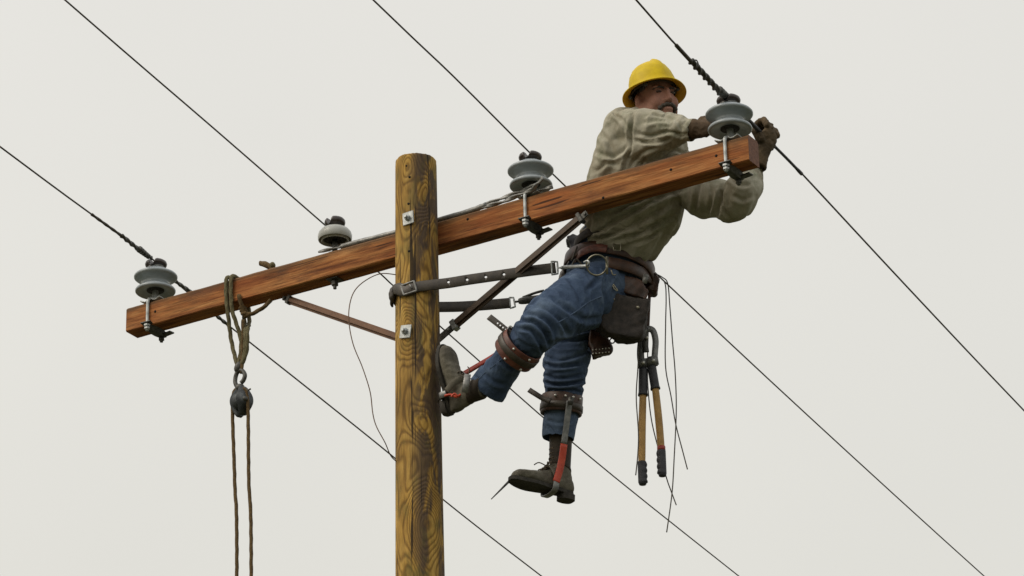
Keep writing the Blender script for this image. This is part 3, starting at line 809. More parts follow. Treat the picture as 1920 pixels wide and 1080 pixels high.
# head: skull, jaw, cheeks, brow, nose, lips, ears
hell(body, (0, -.012, .040), (.076, .096, .092), 24)
hell(body, (0, .018, -.025), (.066, .074, .088), 24)
hell(body, (0, .055, -.088), (.034, .034, .030))
for s in (-1, 1):
    hell(body, (s*.040, .052, -.030), (.026, .032, .034)); hell(body, (s*.056, .01, -.055), (.018, .05, .04))
    ell(body, hd(s*.083, -.014, -.010), (sh*s*.8-fh*.6)*.013, (fh*.8+sh*s*.6)*.019, uh*.034, 16)
    hell(body, (s*.034, .072, .028), (.024, .014, .009))
hell(body, (0, .092, -.018), (.0115, .018, .028)); hell(body, (0, .103, -.029), (.012, .013, .011))
for s in (-1, 1): hell(body, (s*.012, .095, -.033), (.008, .011, .008))
hell(body, (0, .092, .004), (.010, .014, .022)); hell(body, (0, .083, -.068), (.025, .014, .010))

def hand(bm, wrist, palm, across, normal, curl, sc=1.0, spread=0.12, thumb=1, thumbcurl=.9, rk=1.0):
    """palm, four separate bent fingers and a thumb leaving the palm's side.
    wrist->palm gives the long axis; fingers curl towards `normal`"""
    wrist, palm = V(wrist), V(palm)
    d = (palm-wrist).normalized(); nr = (normal-d*normal.dot(d)).normalized(); ac = d.cross(nr); 
    if ac.dot(across) < 0: ac = -ac
    def ball_chain(pts, rs):
        for (a, ra), (b, rb) in zip(zip(pts, rs), list(zip(pts, rs))[1:]):
            n_ = 4
            for i in range(n_+1):
                t = i/n_; c_ = a.lerp(b, t); q = (ra+(rb-ra)*t)*rk
                ell(bm, c_, V((q, 0, 0)), V((0, q, 0)), V((0, 0, q)), 10)
    ell(bm, palm-d*.008*sc, d*.052*sc*rk, ac*.045*sc*rk, nr*.021*sc*rk, 16)
    ball_chain([wrist, palm-d*.03*sc], [.031*sc, .030*sc])
    for i, (ln, cu) in enumerate(((.88, 0), (1.0, .04), (.95, -.03), (.76, -.08))):
        u = (-1.5+i)*.0225*sc
        b0 = palm+d*.036*sc+ac*u; ang = curl*(.55+cu); pts = [b0]; dirv = d
        for k, seg in enumerate((.044, .030, .024)):
            ang_k = curl*(.50, 1.25, 1.75)[k]*(1+cu)
            dirv = (d*math.cos(ang_k)+nr*math.sin(ang_k)+ac*(u/sc)*spread*8*(1 if k == 0 else .3)).normalized()
            pts.append(pts[-1]+dirv*seg*ln*sc)
        ball_chain(pts, [.0125*sc, .0118*sc, .0108*sc, .0098*sc])
    b0 = palm-d*.028*sc-ac*.034*sc*thumb
    t1 = (d*.55-ac*.75*thumb+nr*.45).normalized(); t2 = (d*.75-ac*.15*thumb+nr*thumbcurl).normalized()
    ball_chain([b0, b0+t1*.036*sc, b0+t1*.036*sc+t2*.030*sc, b0+t1*.036*sc+t2*.030*sc+(t2+nr*.5).normalized()*.024*sc], [.019*sc, .0145*sc, .0125*sc, .0105*sc])

# hand on the wire right of the arm tip
wl = f4(1436, 256)
LW = at(1422, 302, HY)
lpalm = wl - GW*.0 + (LW-wl).normalized()*.026 + V((.014, -.026, .000))
hands = bmesh.new()
def lefthand(bm, rk): hand(bm, LW, lpalm, GW, (-CF*-.25 + V((-.75, .45, .10))), 1.62, 1.12, .02, 1, 1.1, rk)
# hand behind / left of the insulator
RW = at(1304, 242, -.505); rp = at(1328, 238, -.53)
def righthand(bm, rk): hand(bm, RW, rp, Z_, V((.1, .9, -.35)), .9, 1.18, .02, -1, .9, rk)
lefthand(body, .62); righthand(body, .62)
displace_ok = True
body = fuse(body, .0055, 2)
person = obj('person', body, M['skin'])
tag(person, 'man in yellow hard hat, khaki shirt and jeans strapped to the pole, gripping a wire', 'person')
print('body', len(person.data.vertices))

# ---- face details
bm = bmesh.new()
for s in (-1, 1):
    pts = [hd(s*.012, .089, .021), hd(s*.028, .0865, .026), hd(s*.044, .077, .025), hd(s*.054, .064, .018)]
    tube(pts, .006, 8, 5, bm, rfun=lambda u: .0048-.0022*abs(u-.4)*2)
    obj('eyebrow', bm, M['hair'], person); bm = bmesh.new()
    hell(bm, (s*.031, .0765, .008), (.014, .0095, .0048)); obj('eye', bm, M['eye'], person); bm = bmesh.new()
for q in ((-.036, .080, -.064), (-.024, .089, -.056), (-.010, .095, -.051), (.010, .095, -.051), (.024, .089, -.056), (.036, .080, -.064)):
    hell(bm, q, (.012, .008, .0085))
for s in (-1, 1): hell(bm, (s*.037, .071, -.074), (.006, .008, .011))
hell(bm, (0, .084, -.098), (.022, .012, .016))
bm = fuse(bm, .003, 2); displace(bm, lambda c: .0012*noise.noise(c*300)); obj('moustache', bm, M['moust'], person)
bm = bmesh.new()
hell(bm, (0, -.034, .045), (.079, .082, .066), 24)
for s in (-1, 1):
    hell(bm, (s*.073, .014, .042), (.007, .026, .016))
hell(bm, (0, -.075, -.02), (.06, .03, .05))
bm = fuse(bm, .005, 1)
displace(bm, lambda c: .004*noise.noise(c*90)); obj('hair', bm, M['hair'], person)

# ---- hard hat
hu = (CF*math.sin(R_(29)) + CU*math.cos(R_(29)))
hu = (Quaternion(CF, R_(10)) @ hu)
hu = (Quaternion(CF, R_(-19.5)) @ hu) if False else (Quaternion(-CF, R_(10)) @ (CF*math.sin(R_(29)) + CU*math.cos(R_(29))))
HATC = at(1227, 179, -.315)
hf = (fh-hu*fh.dot(hu)).normalized(); hs = hf.cross(hu).normalized()
HT = Matrix((hs, hf, hu)).transposed().to_4x4(); HT.translation = HATC
sc_h = 1/pxm(HATC)
RB, RS = 60.5*sc_h, 46*sc_h
def hatshape(ang, r, z):
    el = 1.0 + .035*math.cos(2*(ang-math.pi/2))
    return HT @ V((r*math.cos(ang)*(2-el), r*math.sin(ang)*el, z))
bm = bmesh.new(); rings = []
outer = [(RB-.001, -.003), (RB, -.001), (RB-.001, .0015), (RB*.93, .005), (RB*.86, .010), (RS*1.03, .016), (RS, .022), (RS*.985, .040), (RS*.95, .064), (RS*.88, .089), (RS*.76, .112), (RS*.60, .129), (RS*.40, .139), (RS*.2, .144), (RS*.03, .145)]
NH = 72
for r, z in outer:
    ring = []
    for k in range(NH):
        a = 2*math.pi*k/NH; p = hatshape(a, r, z)
        if z > .03:
            lx = r*math.cos(a); ly = r*math.sin(a)
            crest = math.exp(-(abs(lx)/.017)**3)*.009*min(1, (z-.03)/.07)
            crest += math.exp(-(abs(abs(lx)-.034)/.010)**2)*.002*min(1, (z-.03)/.06)*(ly > -.05)
            p = p + hu*crest + hf*crest*.3
            # small front knob of the crest
            p += hu*.007*math.exp(-((lx/.012)**2+((ly-.035)/.016)**2))
        ring.append(p)
    rings.append(ring)
rings_to_bm(bm, rings, False)
hat_in = bmesh.new(); rings = []
inner = [(RB-.001, -.003), (RB*.92, .001), (RB*.85, .006), (RS*1.0, .011), (RS*.96, .016), (RS*.94, .040), (RS*.9, .062), (RS*.8, .09), (RS*.5, .115), (RS*.03, .125)]
for r, z in inner: rings.append([hatshape(2*math.pi*k/NH, r, z) for k in range(NH)])
rings_to_bm(hat_in, rings, False)
hat = obj('hard_hat', bm, M['hat'], person)
hi = obj('brim_underside', hat_in, M['hat_in'], hat)
bm = bmesh.new(); n2 = 40
P = [hatshape(math.pi/2+R_(-170+340*i/n2), RS*.90, .018) for i in range(n2+1)]
ribbon(bm, P, hu, .022, .003); obj('suspension_band', bm, M['leather'], hat)
for a in (-25, 205, 40, 140):
    bm = bmesh.new(); c_ = hatshape(R_(a), RS*.97, .004); ell(bm, c_, hs*.011, hf*.008, hu*.011, 10); obj('suspension_clip', bm, M['galv_dark'], hat)
bm = bmesh.new(); c_ = hatshape(math.pi/2+R_(28), RS*1.003, .031); nn = (c_-HATC); nn = (nn-hu*nn.dot(hu)).normalized()
mm = Matrix((hu.cross(nn), hu, nn)).transposed().to_4x4(); mm.translation = c_-nn*.001
box(bm, mm, .026, .018, .004, .001); obj('accessory_slot', bm, M['hat'], hat)

# ---- shirt
bm = bmesh.new()
limb(bm, torso_rows(), 40, 6)
limb(bm, [S(1170, 233, -.27, 28, .075), S(1200, 236, -.27, 30, .085), S(1236, 250, -.26, 32, .085), S(1264, 284, -.22, 28, .08)], 24, 5)     # shoulder yoke
limb(bm, [S(1156, 240, -.26, 19, .07), S(1147, 262, -.26, 22, .08), S(1140, 285, -.25, 22, .08), S(1134, 312, -.23, 22, .08)], 20, 4)
sleeveR = RARM
limb(bm, [S(*r) for r in sleeveR], 32, 8, hollow=.012, mod=lambda u, t: 1+.05*math.sin(u*34+1.5*math.sin(t*2))*max(0, u-.3)*1.4)
limb(bm, [S(1215, 262, -.37, 22, .05), S(1250, 262, -.41, 19, .045), S(1278, 256, -.45, 15, .035)], 20, 5)
limb(bm, [S(1182, 272, -.33, 26, .05), S(1212, 276, -.38, 18, .045), S(1236, 268, -.43, 12, .03)], 20, 5)
sleeveL, sleeveL2 = LARMA, LARMB
limb(bm, [S(*r) for r in sleeveL], 32, 7); limb(bm, [S(*r) for r in sleeveL2], 32, 7, hollow=.010)
limb(bm, [S(1204, 236, -.285, 30, .072), S(1210, 226, -.30, 27, .066)], 24, 4, hollow=.010)      # collar
bm = fuse(bm, .0065, 3)
def project(P):
    v = P-CP; d = v.dot(CF); return 960+FPX*v.dot(CR)/d, 540-FPX*v.dot(CU)/d
def crease(bm, lines):
    """press fold lines into the near side of a garment: (points, half width px, depth m)"""
    bm.normal_update(); out = []
    prep = []
    for pts, w_, dp in lines:
        q = catmull(pts, 4); xs_ = [p[0] for p in q]; ys_ = [p[1] for p in q]
        prep.append((q, w_, dp, min(xs_)-4*w_, max(xs_)+4*w_, min(ys_)-4*w_, max(ys_)+4*w_))
    for v_ in bm.verts:
        f = -v_.normal.dot(CF)
        if f < -.25: continue
        x, y = project(v_.co); tot = 0
        for q, w_, dp, x0, x1, y0, y1 in prep:
            if not (x0 < x < x1 and y0 < y < y1): continue
            best = 1e9; n_ = len(q)-1
            for k in range(n_):
                ax_, ay_ = q[k]; bx_, by_ = q[k+1]; dx, dy = bx_-ax_, by_-ay_; L2 = dx*dx+dy*dy+1e-9
                t = max(0, min(1, ((x-ax_)*dx+(y-ay_)*dy)/L2)); ex, ey = x-ax_-t*dx, y-ay_-t*dy
                d2 = ex*ex+ey*ey
                if d2 < best: best = d2; sg = 1 if dx*ey-dy*ex > 0 else -1; u = (k+t)/n_
            d = math.sqrt(best)*sg; fade = min(1, u*5+.15, (1-u)*4+.15)
            tot += dp*fade*(-math.exp(-(d/w_)**2) + .75*math.exp(-((d-1.9*w_)/(1.1*w_))**2) + .25*math.exp(-((d+2.2*w_)/(1.3*w_))**2))
        if tot: out.append((v_, v_.normal*tot*min(1, f*2+.5)))
    for v_, d in out: v_.co += d
    bm.normal_update()
def shirt_f(c):
    d = 0
    d += .0070*folds(c, V((.75, -.25, .62)), 8, 1.6, 1)
    d += .0035*folds(c, V((.35, 0, .93)), 16, 3, 2)
    zb = at(1150, 455, -.05).z
    k = max(0, min(1, (zb+.12-c.z)/.12)); d += k*.005*math.sin((c.x+c.y*.6)*80+3*noise.noise(c*7))
    return d-.007
displace(bm, shirt_f)
crease(bm, [
 ([(1189, 214), (1184, 240), (1183, 268), (1174, 300), (1166, 328)], 3.6, .008), ([(1120, 284), (1140, 290), (1160, 284), (1182, 262)], 4, .009),
 ([(1150, 212), (1166, 222), (1176, 238)], 3.5, .006), ([(1128, 250), (1142, 268), (1150, 300), (1140, 330)], 5, .007),
 ([(1178, 318), (1190, 296), (1212, 280), (1236, 272)], 3.5, .009), ([(1196, 326), (1206, 300), (1212, 288)], 2.6, .006), ([(1118, 320), (1136, 306), (1158, 302)], 4, .006),
 ([(1196, 248), (1222, 252), (1250, 246), (1276, 252), (1296, 250)], 3.4, .009), ([(1204, 230), (1236, 222), (1262, 226)], 4, .006), ([(1266, 222), (1274, 234), (1280, 246)], 2.8, .006), ([(1200, 262), (1228, 266), (1258, 258)], 3, .007),
 ([(1284, 232), (1292, 240), (1295, 252)], 2.2, .004), ([(1222, 214), (1246, 216), (1262, 222)], 2.6, .005),
 ([(1236, 300), (1262, 282), (1284, 290)], 3, .006), ([(1228, 316), (1256, 300)], 3, .005),
 ([(1094, 440), (1130, 424), (1180, 396), (1240, 366), (1290, 350)], 4.5, .011), ([(1112, 452), (1160, 432), (1210, 408), (1262, 378)], 4.5, .011),
 ([(1150, 452), (1190, 440), (1232, 418), (1258, 402)], 4, .010), ([(1186, 458), (1214, 448), (1240, 430)], 3.2, .008), ([(1098, 410), (1120, 384), (1150, 372)], 4, .008),
 ([(1100, 448), (1106, 420), (1112, 400)], 3, .007), ([(1116, 452), (1124, 430)], 2.6, .006), ([(1176, 456), (1170, 440)], 2.6, .005), ([(1140, 398), (1190, 376), (1236, 360)], 4, .007),
 ([(1312, 338), (1306, 366), (1303, 396)], 3.6, .010), ([(1330, 344), (1334, 372), (1328, 396)], 3.6, .006), ([(1352, 352), (1348, 376), (1342, 402)], 4.2, .016), ([(1356, 346), (1352, 368), (1360, 392), (1374, 408)], 3.2, .009),
 ([(1366, 330), (1386, 346), (1408, 344)], 3.4, .007), ([(1382, 310), (1396, 322), (1414, 322)], 3, .006), ([(1372, 362), (1392, 372), (1410, 362)], 4, .006)])
for v_ in bm.verts: pass
def pin_shirt(c):
    x, y = project(c)
    if y > 446 or (x > 1288 and y < 275) or (x > 1396 and y < 315): return 1
    return 0
bm = settle(bm, .18, .10, 12, pin_shirt, bend=1.5, grav=.03)
shirt = obj('shirt', bm, M['shirt'], person)
print('shirt', len(shirt.data.vertices))
# placket, pocket flap and cuff edge
def drape(px, py, dpx=0):
    """point on the shirt's near surface along a sight line"""
    v = ray(px, py).normalized(); W = wmat(shirt).inverted()
    ok, loc, nr, idx = shirt.ray_cast(W @ CP, W.to_3x3() @ v, distance=100)
    return (wmat(shirt) @ loc) if ok else at(px, py, -.35)
bpy.context.view_layer.update()
for pts in ([(1297, 224), (1291, 236), (1292, 250), (1295, 262)], [(1206, 290), (1202, 302), (1196, 316)]):
    P = [drape(*q)-CF*.0008 for q in pts]
    bm = bmesh.new(); tube(P, .0022, 6, 5, bm); obj('shirt_seam', bm, M['shirt'], shirt)

# ---- jeans
bm = bmesh.new()
limb(bm, [S(1150, 462, -.02, 71, .14), S(1146, 482, 0, 75, .15), S(1142, 505, .02, 78, .155), S(1138, 532, .03, 76, .15), S(1150, 560, .03, 52, .12)], 36, 6)
ng = NLEG
def bunchN(u, t): 
    k = math.exp(-((u-.50)/.065)**2); return 1+k*.042*math.sin(u*112+2.2*math.sin(t+1)+1.1*math.sin(2*t))+.02*math.sin(3*t+u*14)
limb(bm, [S(*r) for r in ng], 40, 9, hollow=.012, mod=bunchN)
limb(bm, [S(992, 604, -.36, 17, .05), S(1004, 600, -.38, 18, .05)], 16, 4)
fl = FLEG
def bunchF(u, t):
    k = 1/(1+math.exp(-(u-.40)/.03))*1/(1+math.exp((u-.68)/.02)); return 1+k*(.048*math.sin(u*104+1.6*math.sin(t+1)+.8*math.sin(3*t))*(.7+.5*math.sin(t*2+u*40)))+.03*math.sin(2*t+u*9)*(u > .7)
limb(bm, [S(*r) for r in fl], 40, 12, hollow=.012, mod=bunchF)
bm = fuse(bm, .0058, 2)
KN = at(1000, 612, -.37); KF = at(1060, 700, .02)
def jeans_f(c):
    dk = math.exp(-((c-KN).length/.13)**2); df = math.exp(-((c-KF).length/.16)**2)
    d = .003*folds(c, V((.9, .4, -.3)), 9, 2, 5) + .007*dk*folds(c, V((.75, .3, -.75)), 26, 8, 6) + .007*df*folds(c, V((1, .1, .1)), 26, 9, 8)
    d += .002*folds(c, V((.2, -.3, -.9)), 22, 6, 9)
    return d-.006
displace(bm, jeans_f)
crease(bm, [
 ([(1140, 600), (1120, 622), (1090, 634), (1060, 636), (1036, 640)], 4, .010), ([(1006, 572), (1030, 580), (1056, 606), (1064, 628)], 4, .010), ([(984, 586), (1010, 590), (1034, 610), (1042, 636)], 3.4, .011),
 ([(976, 602), (1002, 604), (1022, 624), (1030, 648)], 3.2, .011), ([(974, 616), (996, 620), (1010, 640), (1018, 662)], 3, .009), ([(1046, 560), (1076, 586), (1100, 596), (1136, 590)], 5, .007), ([(1034, 556), (1052, 572), (1070, 584)], 4, .006),
 ([(1066, 520), (1084, 546), (1090, 566)], 5, .006), ([(1120, 524), (1100, 542)], 4, .006), ([(936, 672), (956, 690), (972, 694)], 3.6, .006), ([(912, 700), (930, 716), (950, 718)], 3.6, .006), ([(1170, 476), (1200, 486), (1218, 500)], 3, .006),
 ([(1132, 540), (1136, 570), (1130, 600)], 4, .009)]
 + [([(1021, y), (1040, y+5), (1066, y+4), (1094, y-2)], 3.0, .009) for y in (680, 701, 714)] + [([(1020, 664), (1050, 672), (1090, 662), (1108, 650)], 3.4, .008), ([(1024, 786), (1050, 792), (1076, 786)], 3, .005), ([(1030, 800), (1040, 816)], 3, .004)])
def pin_jeans(c):
    x, y = project(c)
    if y < 500: return 1
    return 1.2-min((c-at(972, 655, -.30)).length/.09, (c-at(1053, 760, .04)).length/.08)
bm = settle(bm, .10, .12, 12, pin_jeans, bend=2.0, grav=.03, seed=3)
jeans = obj('jeans', bm, M['jeans'], person)
print('jeans', len(jeans.data.vertices))
bpy.context.view_layer.update()
def drape_on(o, px, py):
    v = ray(px, py).normalized(); W = wmat(o).inverted()
    ok, loc, nr, idx = o.ray_cast(W @ CP, W.to_3x3() @ v, distance=100)
    return (wmat(o) @ loc) if ok else None
for line in ([(1128, 556), (1105, 566), (1083, 582), (1060, 597), (1046, 605)], [(947, 668), (928, 684), (908, 700), (897, 712)]):
    P = [drape_on(jeans, *q) for q in line]; P = [p-CF*.0005 for p in P if p]
    if len(P) > 2:
        bm = bmesh.new(); tube(P, .0022, 6, 5, bm); obj('leg_seam', bm, M['jeans'], jeans)

# ---- gloves
for nm, fn, mt_, seed in (('left', lefthand, M['glove'], 1), ('right', righthand, M['glove_t'], 2)):
    bm = bmesh.new(); fn(bm, 1.0)
    if nm == 'left':
        limb(bm, [S(1433, 270, HY, 15, .035), S(1426, 290, HY, 16, .036), S(1418, 312, HY, 20, .044)], 20, 4, hollow=.008)
    else:
        limb(bm, [S(1322, 243, -.525, 15, .035), S(1309, 242, -.51, 18, .037), S(1299, 242, -.50, 20, .038)], 20, 4, hollow=.008)
    bm = fuse(bm, .0034, 1); displace(bm, lambda c: .0022*folds(c, V((.3, .8, .4)), 50, 18, seed)-.001)
    obj('glove', bm, mt_, person)

# ---- boots
def boot(M4, sc=1.0, top=.30):
    """local frame: x toe, y across, z up the leg, origin under the ankle on the sole"""
    def L(x, y, z): return M4 @ (V((x, y, z))*sc)
    bm = bmesh.new(); rings = []
    for x, hw, h, zb in ((-.078, .018, .045, .018), (-.072, .028, .07, .014), (-.05, .034, .10, .012), (-.02, .035, .12, .012), (.02, .035, .115, .012), (.06, .038, .095, .012), (.10, .049, .084, .012), (.14, .056, .076, .013), (.175, .055, .073, .015), (.20, .046, .067, .018), (.216, .030, .054, .022), (.223, .014, .042, .026)):
        ring = []
        for k in range(24):
            a = 2*math.pi*k/24; c_, s_ = math.cos(a), math.sin(a)
            y = hw*math.copysign(abs(c_)**.8, c_)*(1-.35*max(0, s_)**2); z = zb+(h-zb)*(.5+.5*math.copysign(abs(s_)**.8, s_))
            ring.append(L(x, y, z))
        rings.append(ring)
    rings_to_bm(bm, rings)
    rr = []
    for z, cx, a, b in ((.07, -.022, .052, .036), (.10, -.018, .050, .037), (.14, -.012, .047, .038), (top-.04, -.010, .049, .044), (top, -.010, .049, .044)):
        rr.append([L(cx+a*math.cos(2*math.pi*k/24), b*math.sin(2*math.pi*k/24), z) for k in range(24)])
    rings_to_bm(bm, rr)
    bm = fuse(bm, .0045, 2); displace(bm, lambda c: .0016*folds(c, V((0, 1, 0)), 40, 20, 3)-.001)
    o = obj('boot', bm, M['boot'], person)
    bm = bmesh.new(); rr = []
    for z, cx, a, b in ((.122, -.016, .0500, .0400), (.126, -.015, .0505, .0408), (.14, -.012, .0495, .0405), (top-.04, -.010, .0515, .0465), (top, -.010, .0515, .0465)):
        rr.append([L(cx+a*math.cos(2*math.pi*k/24), b*math.sin(2*math.pi*k/24), z+.012*math.cos(2*math.pi*k/24)) for k in range(24)])
    rings_to_bm(bm, rr); obj('boot_shaft', bm, M['boot_b'], o)
    for (x0, x1, z0, z1, nm) in ((-.082, .232, .004, .020, 'sole'), (-.084, -.012, -.022, .004, 'heel_block')):
        bm = bmesh.new(); outl = []
        for i in range(40):
            a = 2*math.pi*i/40; t = (1-math.cos(a))/2; x = x0+(x1-x0)*t
            if nm == 'sole': hw = (.038+.021*max(0, min(1, (x-.03)/.1)))*(max(0, math.sin(math.pi*t))**.33)
            else: hw = .036*max(0, math.sin(math.pi*t))**.22
            outl.append((x, hw*(1 if a < math.pi else -1)))
        lift = lambda x: .010*max(0, (x-.13)/.1)**2
        rings_to_bm(bm, [[L(x, y, z+lift(x)) for x, y in outl] for z in (z0, z1)])
        obj(nm, bm, M['sole'], o, smooth=False)
    bm = bmesh.new()
    for k in range(7):
        t = k/6; x = .085-.060*t if k < 3 else .040-.018*(k-3)*.5; z = (.089+.012*k) if k < 3 else (.118+.020*(k-2)); x = (.088, .070, .052, .040, .037, .036, .037)[k]; z = (.088, .100, .110, .132, .155, .178, .200)[k]
        tube([L(x-.006, -.020, z-.004), L(x+.002, 0, z+.004), L(x-.004, .020, z+.004)], .0022, 6, 4, bm)
        tube([L(x-.006, .020, z-.004), L(x+.003, 0, z+.005), L(x-.004, -.020, z+.004)], .0022, 6, 4, bm)
    tube([L(.050, 0, .116), L(.065, .03, .125), L(.058, .045, .11)], .0022, 6, 4, bm)
    tube([L(.050, 0, .116), L(.085, -.01, .130), L(.105, -.02, .118)], .0024, 6, 4, bm)
    obj('lace', bm, M['lace'], o)
    return o
def boot_frame(origin, toe, up):
    toe = toe.normalized(); up = (up-toe*up.dot(toe)).normalized(); y = up.cross(toe)
    mm = Matrix((toe, y, up)).transposed().to_4x4(); mm.translation = origin; return mm
NB = boot_frame(at(838, 744, -.09), at(822, 662, -.12)-at(842, 780, -.085), at(905, 726, -.19)-at(838, 744, -.09))
FB = boot_frame(at(1043, 926, .055), V((-.86, -.44, .06)), at(1046, 822, .055)-at(1043, 926, .055))
boot(NB, .93, .19); boot(FB, .93)

# ---- climbing irons
def iron(M4, shank_top, side, tint, strap_c, strap_dir, ra, rb, wd, tongue, sc=.93):
    def L(x, y, z): return M4 @ (V((x, y, z))*sc)
    root = None
    P = [shank_top, shank_top.lerp(L(.014, side*.062, .12), .55), L(.016, side*.064, .12), L(.034, side*.058, .03)]
    nrm = (M4.to_3x3() @ V((0, side, 0))).normalized()
    P = [V(p) for p in catmull([tuple(p) for p in P], 10)]
    bm = bmesh.new(); ups = M4.to_3x3() @ V((1, 0, 0))
    k = int(len(P)*.42)
    ribbon(bm, P[k:], ups, .030, .008); root = obj('climbing_iron', bm, tint, person)
    bm = bmesh.new(); ribbon(bm, P[:k+1], ups, .026, .006); obj('shank', bm, M['grey'], root)
    for i in range(2, k-1, 2):
        pass
    bm = bmesh.new(); Q = [L(.032, side*.058, .04), L(.034, side*.050, -.004), L(.034, 0, -.012), L(.034, -side*.050, -.004), L(.034, -side*.052, .03)]
    ribbon(bm, [V(p) for p in catmull([tuple(p) for p in Q], 6)], ups, .026, .007); obj('stirrup', bm, M['grey'], root)
    # instep strap
    bm = bmesh.new(); Q = [L(.01, side*.05, .035), L(.035, side*.046, .075), L(.045, side*.02, .112), L(.045, -side*.02, .112), L(.035, -side*.046, .075), L(.01, -side*.05, .035)]
    ribbon(bm, [V(p) for p in catmull([tuple(p) for p in Q], 6)], (M4.to_3x3() @ V((1, 0, .35))), .026, .005); obj('instep_strap', bm, M['boot'], root)
    return root
tN = (at(912, 729, -.16)-at(982, 648, -.32)).normalized()
bm = bmesh.new(); P = [at(868, 702, -.03), at(890, 689, -.06), at(920, 671, -.12), at(948, 652, -.20)]
ribbon(bm, [V(p) for p in catmull([tuple(p) for p in P], 6)], V((.35, 0, .9)), .024, .008); ironN = obj('climbing_iron', bm, M['redd'], person)
def LN(x, y, z): return NB @ (V((x, y, z))*.93)
bm = bmesh.new(); Q = [at(868, 702, -.03), LN(.01, -.055, .10), LN(.0, -.050, .03), LN(0, -.046, -.006), LN(0, 0, -.012), LN(0, .046, -.006), LN(.0, .050, .03)]
ribbon(bm, [V(p) for p in catmull([tuple(p) for p in Q], 6)], NB.to_3x3() @ V((1, 0, 0)), .026, .007); obj('stirrup', bm, M['grey'], ironN)
bm = bmesh.new(); Q = [LN(.01, .052, .035), LN(.035, .048, .075), LN(.050, .02, .108), LN(.050, -.02, .108), LN(.035, -.048, .075), LN(.01, -.052, .035)]
ribbon(bm, [V(p) for p in catmull([tuple(p) for p in Q], 6)], (NB.to_3x3() @ V((1, 0, .35))), .026, .005); obj('instep_strap', bm, M['boot'], ironN)
ironF = iron(FB, at(1068, 752, -.045), 1, M['red'], None, None, 0, 0, 0, 0)
# gaffs
bm = bmesh.new(); cyl(bm, NB @ V((.01, .045, .02)), on_pole(822, 752)[0], .006, 8, .002); obj('gaff', bm, M['galv_dark'], ironN)
bm = bmesh.new(); cyl(bm, at(962, 895, .12), at(921, 936, .10), .0065, 8, .002); obj('gaff', bm, M['galv_dark'], ironF)
# grey buckle plate on the near instep, orange coil
bm = bmesh.new(); a = at(877, 702, -.215); b = at(871, 736, -.21); ribbon(bm, [a, a.lerp(b, .5)-CF*.004, b], V((1, 0, .1)), .026, .007); obj('strap_buckle', bm, M['alum'], ironN)
bm = bmesh.new(); tube([at(834, 742, -.15), at(845, 740, -.16), at(856, 744, -.165), at(866, 738, -.16)], .0052, 8, 6, bm); tube([at(846, 744, -.165), at(852, 738, -.168), at(858, 743, -.168)], .004, 8, 6, bm); obj('stirrup', bm, M['red'], ironN)
def legband(c, t, ra, rb, wd, mat, name, parent, th=.006, rag=0):
    wv = t.cross(CF).normalized(); dv = wv.cross(t).normalized(); P = []
    for i in range(49):
        a = 2*math.pi*i/48; P.append(c+wv*ra*math.cos(a)+dv*rb*math.sin(a))
    bm = bmesh.new(); rings = []
    for p in P[:-1]:
        o_ = (p-c).normalized()
        rings.append([p+t*wd/2, p+t*wd/2+o_*th*.7, p+t*wd*.46+o_*th, p-t*wd*.46+o_*th, p-t*wd/2+o_*th*.7, p-t*wd/2])
    vs = [[bm.verts.new(q) for q in r] for r in rings]; n_ = len(vs)
    for i in range(n_):
        a_, b_ = vs[i], vs[(i+1) % n_]
        for j in range(6): bm.faces.new((a_[j], a_[(j+1) % 6], b_[(j+1) % 6], b_[j]))
    return obj(name, bm, mat, parent), (lambda a, h=0, off=.008: c+wv*(ra+off)*math.cos(a)+dv*(rb+off)*math.sin(a)+t*h)
# near shin pad
cN = at(972, 655, -.30); tn = (at(958, 672, -.27)-at(990, 636, -.34)).normalized()
k_ = 1/pxm(cN)
pad, pf = legband(cN, tn, 39.5*k_, .092, .076, M['leather_r'], 'shin_pad', ironN)
strp, sf = legband(cN-tn*.002, tn, 42*k_, .097, .028, M['leather'], 'shin_strap', ironN)
for a in (-50, -100):
    for h in (-.028, .028):
        bm = bmesh.new(); p = pf(R_(a), h); ell(bm, p, V((.0055, 0, 0)), V((0, .0055, 0)), V((0, 0, .0055)), 10); obj('rivet', bm, M['rivet'], pad)
bm = bmesh.new(); P = [at(917, 594, -.32), at(935, 608, -.33), at(952, 622, -.335), at(966, 634, -.345), at(980, 646, -.385)]
ribbon(bm, [V(p) for p in catmull([tuple(p) for p in P], 5)], V((.5, 0, .8)), .027, .006); tg = obj('strap_tongue', bm, M['leather'], ironN)
punch(tg, [at(*q, -.330) for q in ((933, 606), (938, 610), (943, 614), (948, 618))], .0032, CF)
bm = bmesh.new(); tube([at(953, 632, -.35), at(947, 626, -.35), at(956, 612, -.35), at(960, 616, -.35)], .004, 8, 4, bm); obj('buckle', bm, M['alum'], tg)
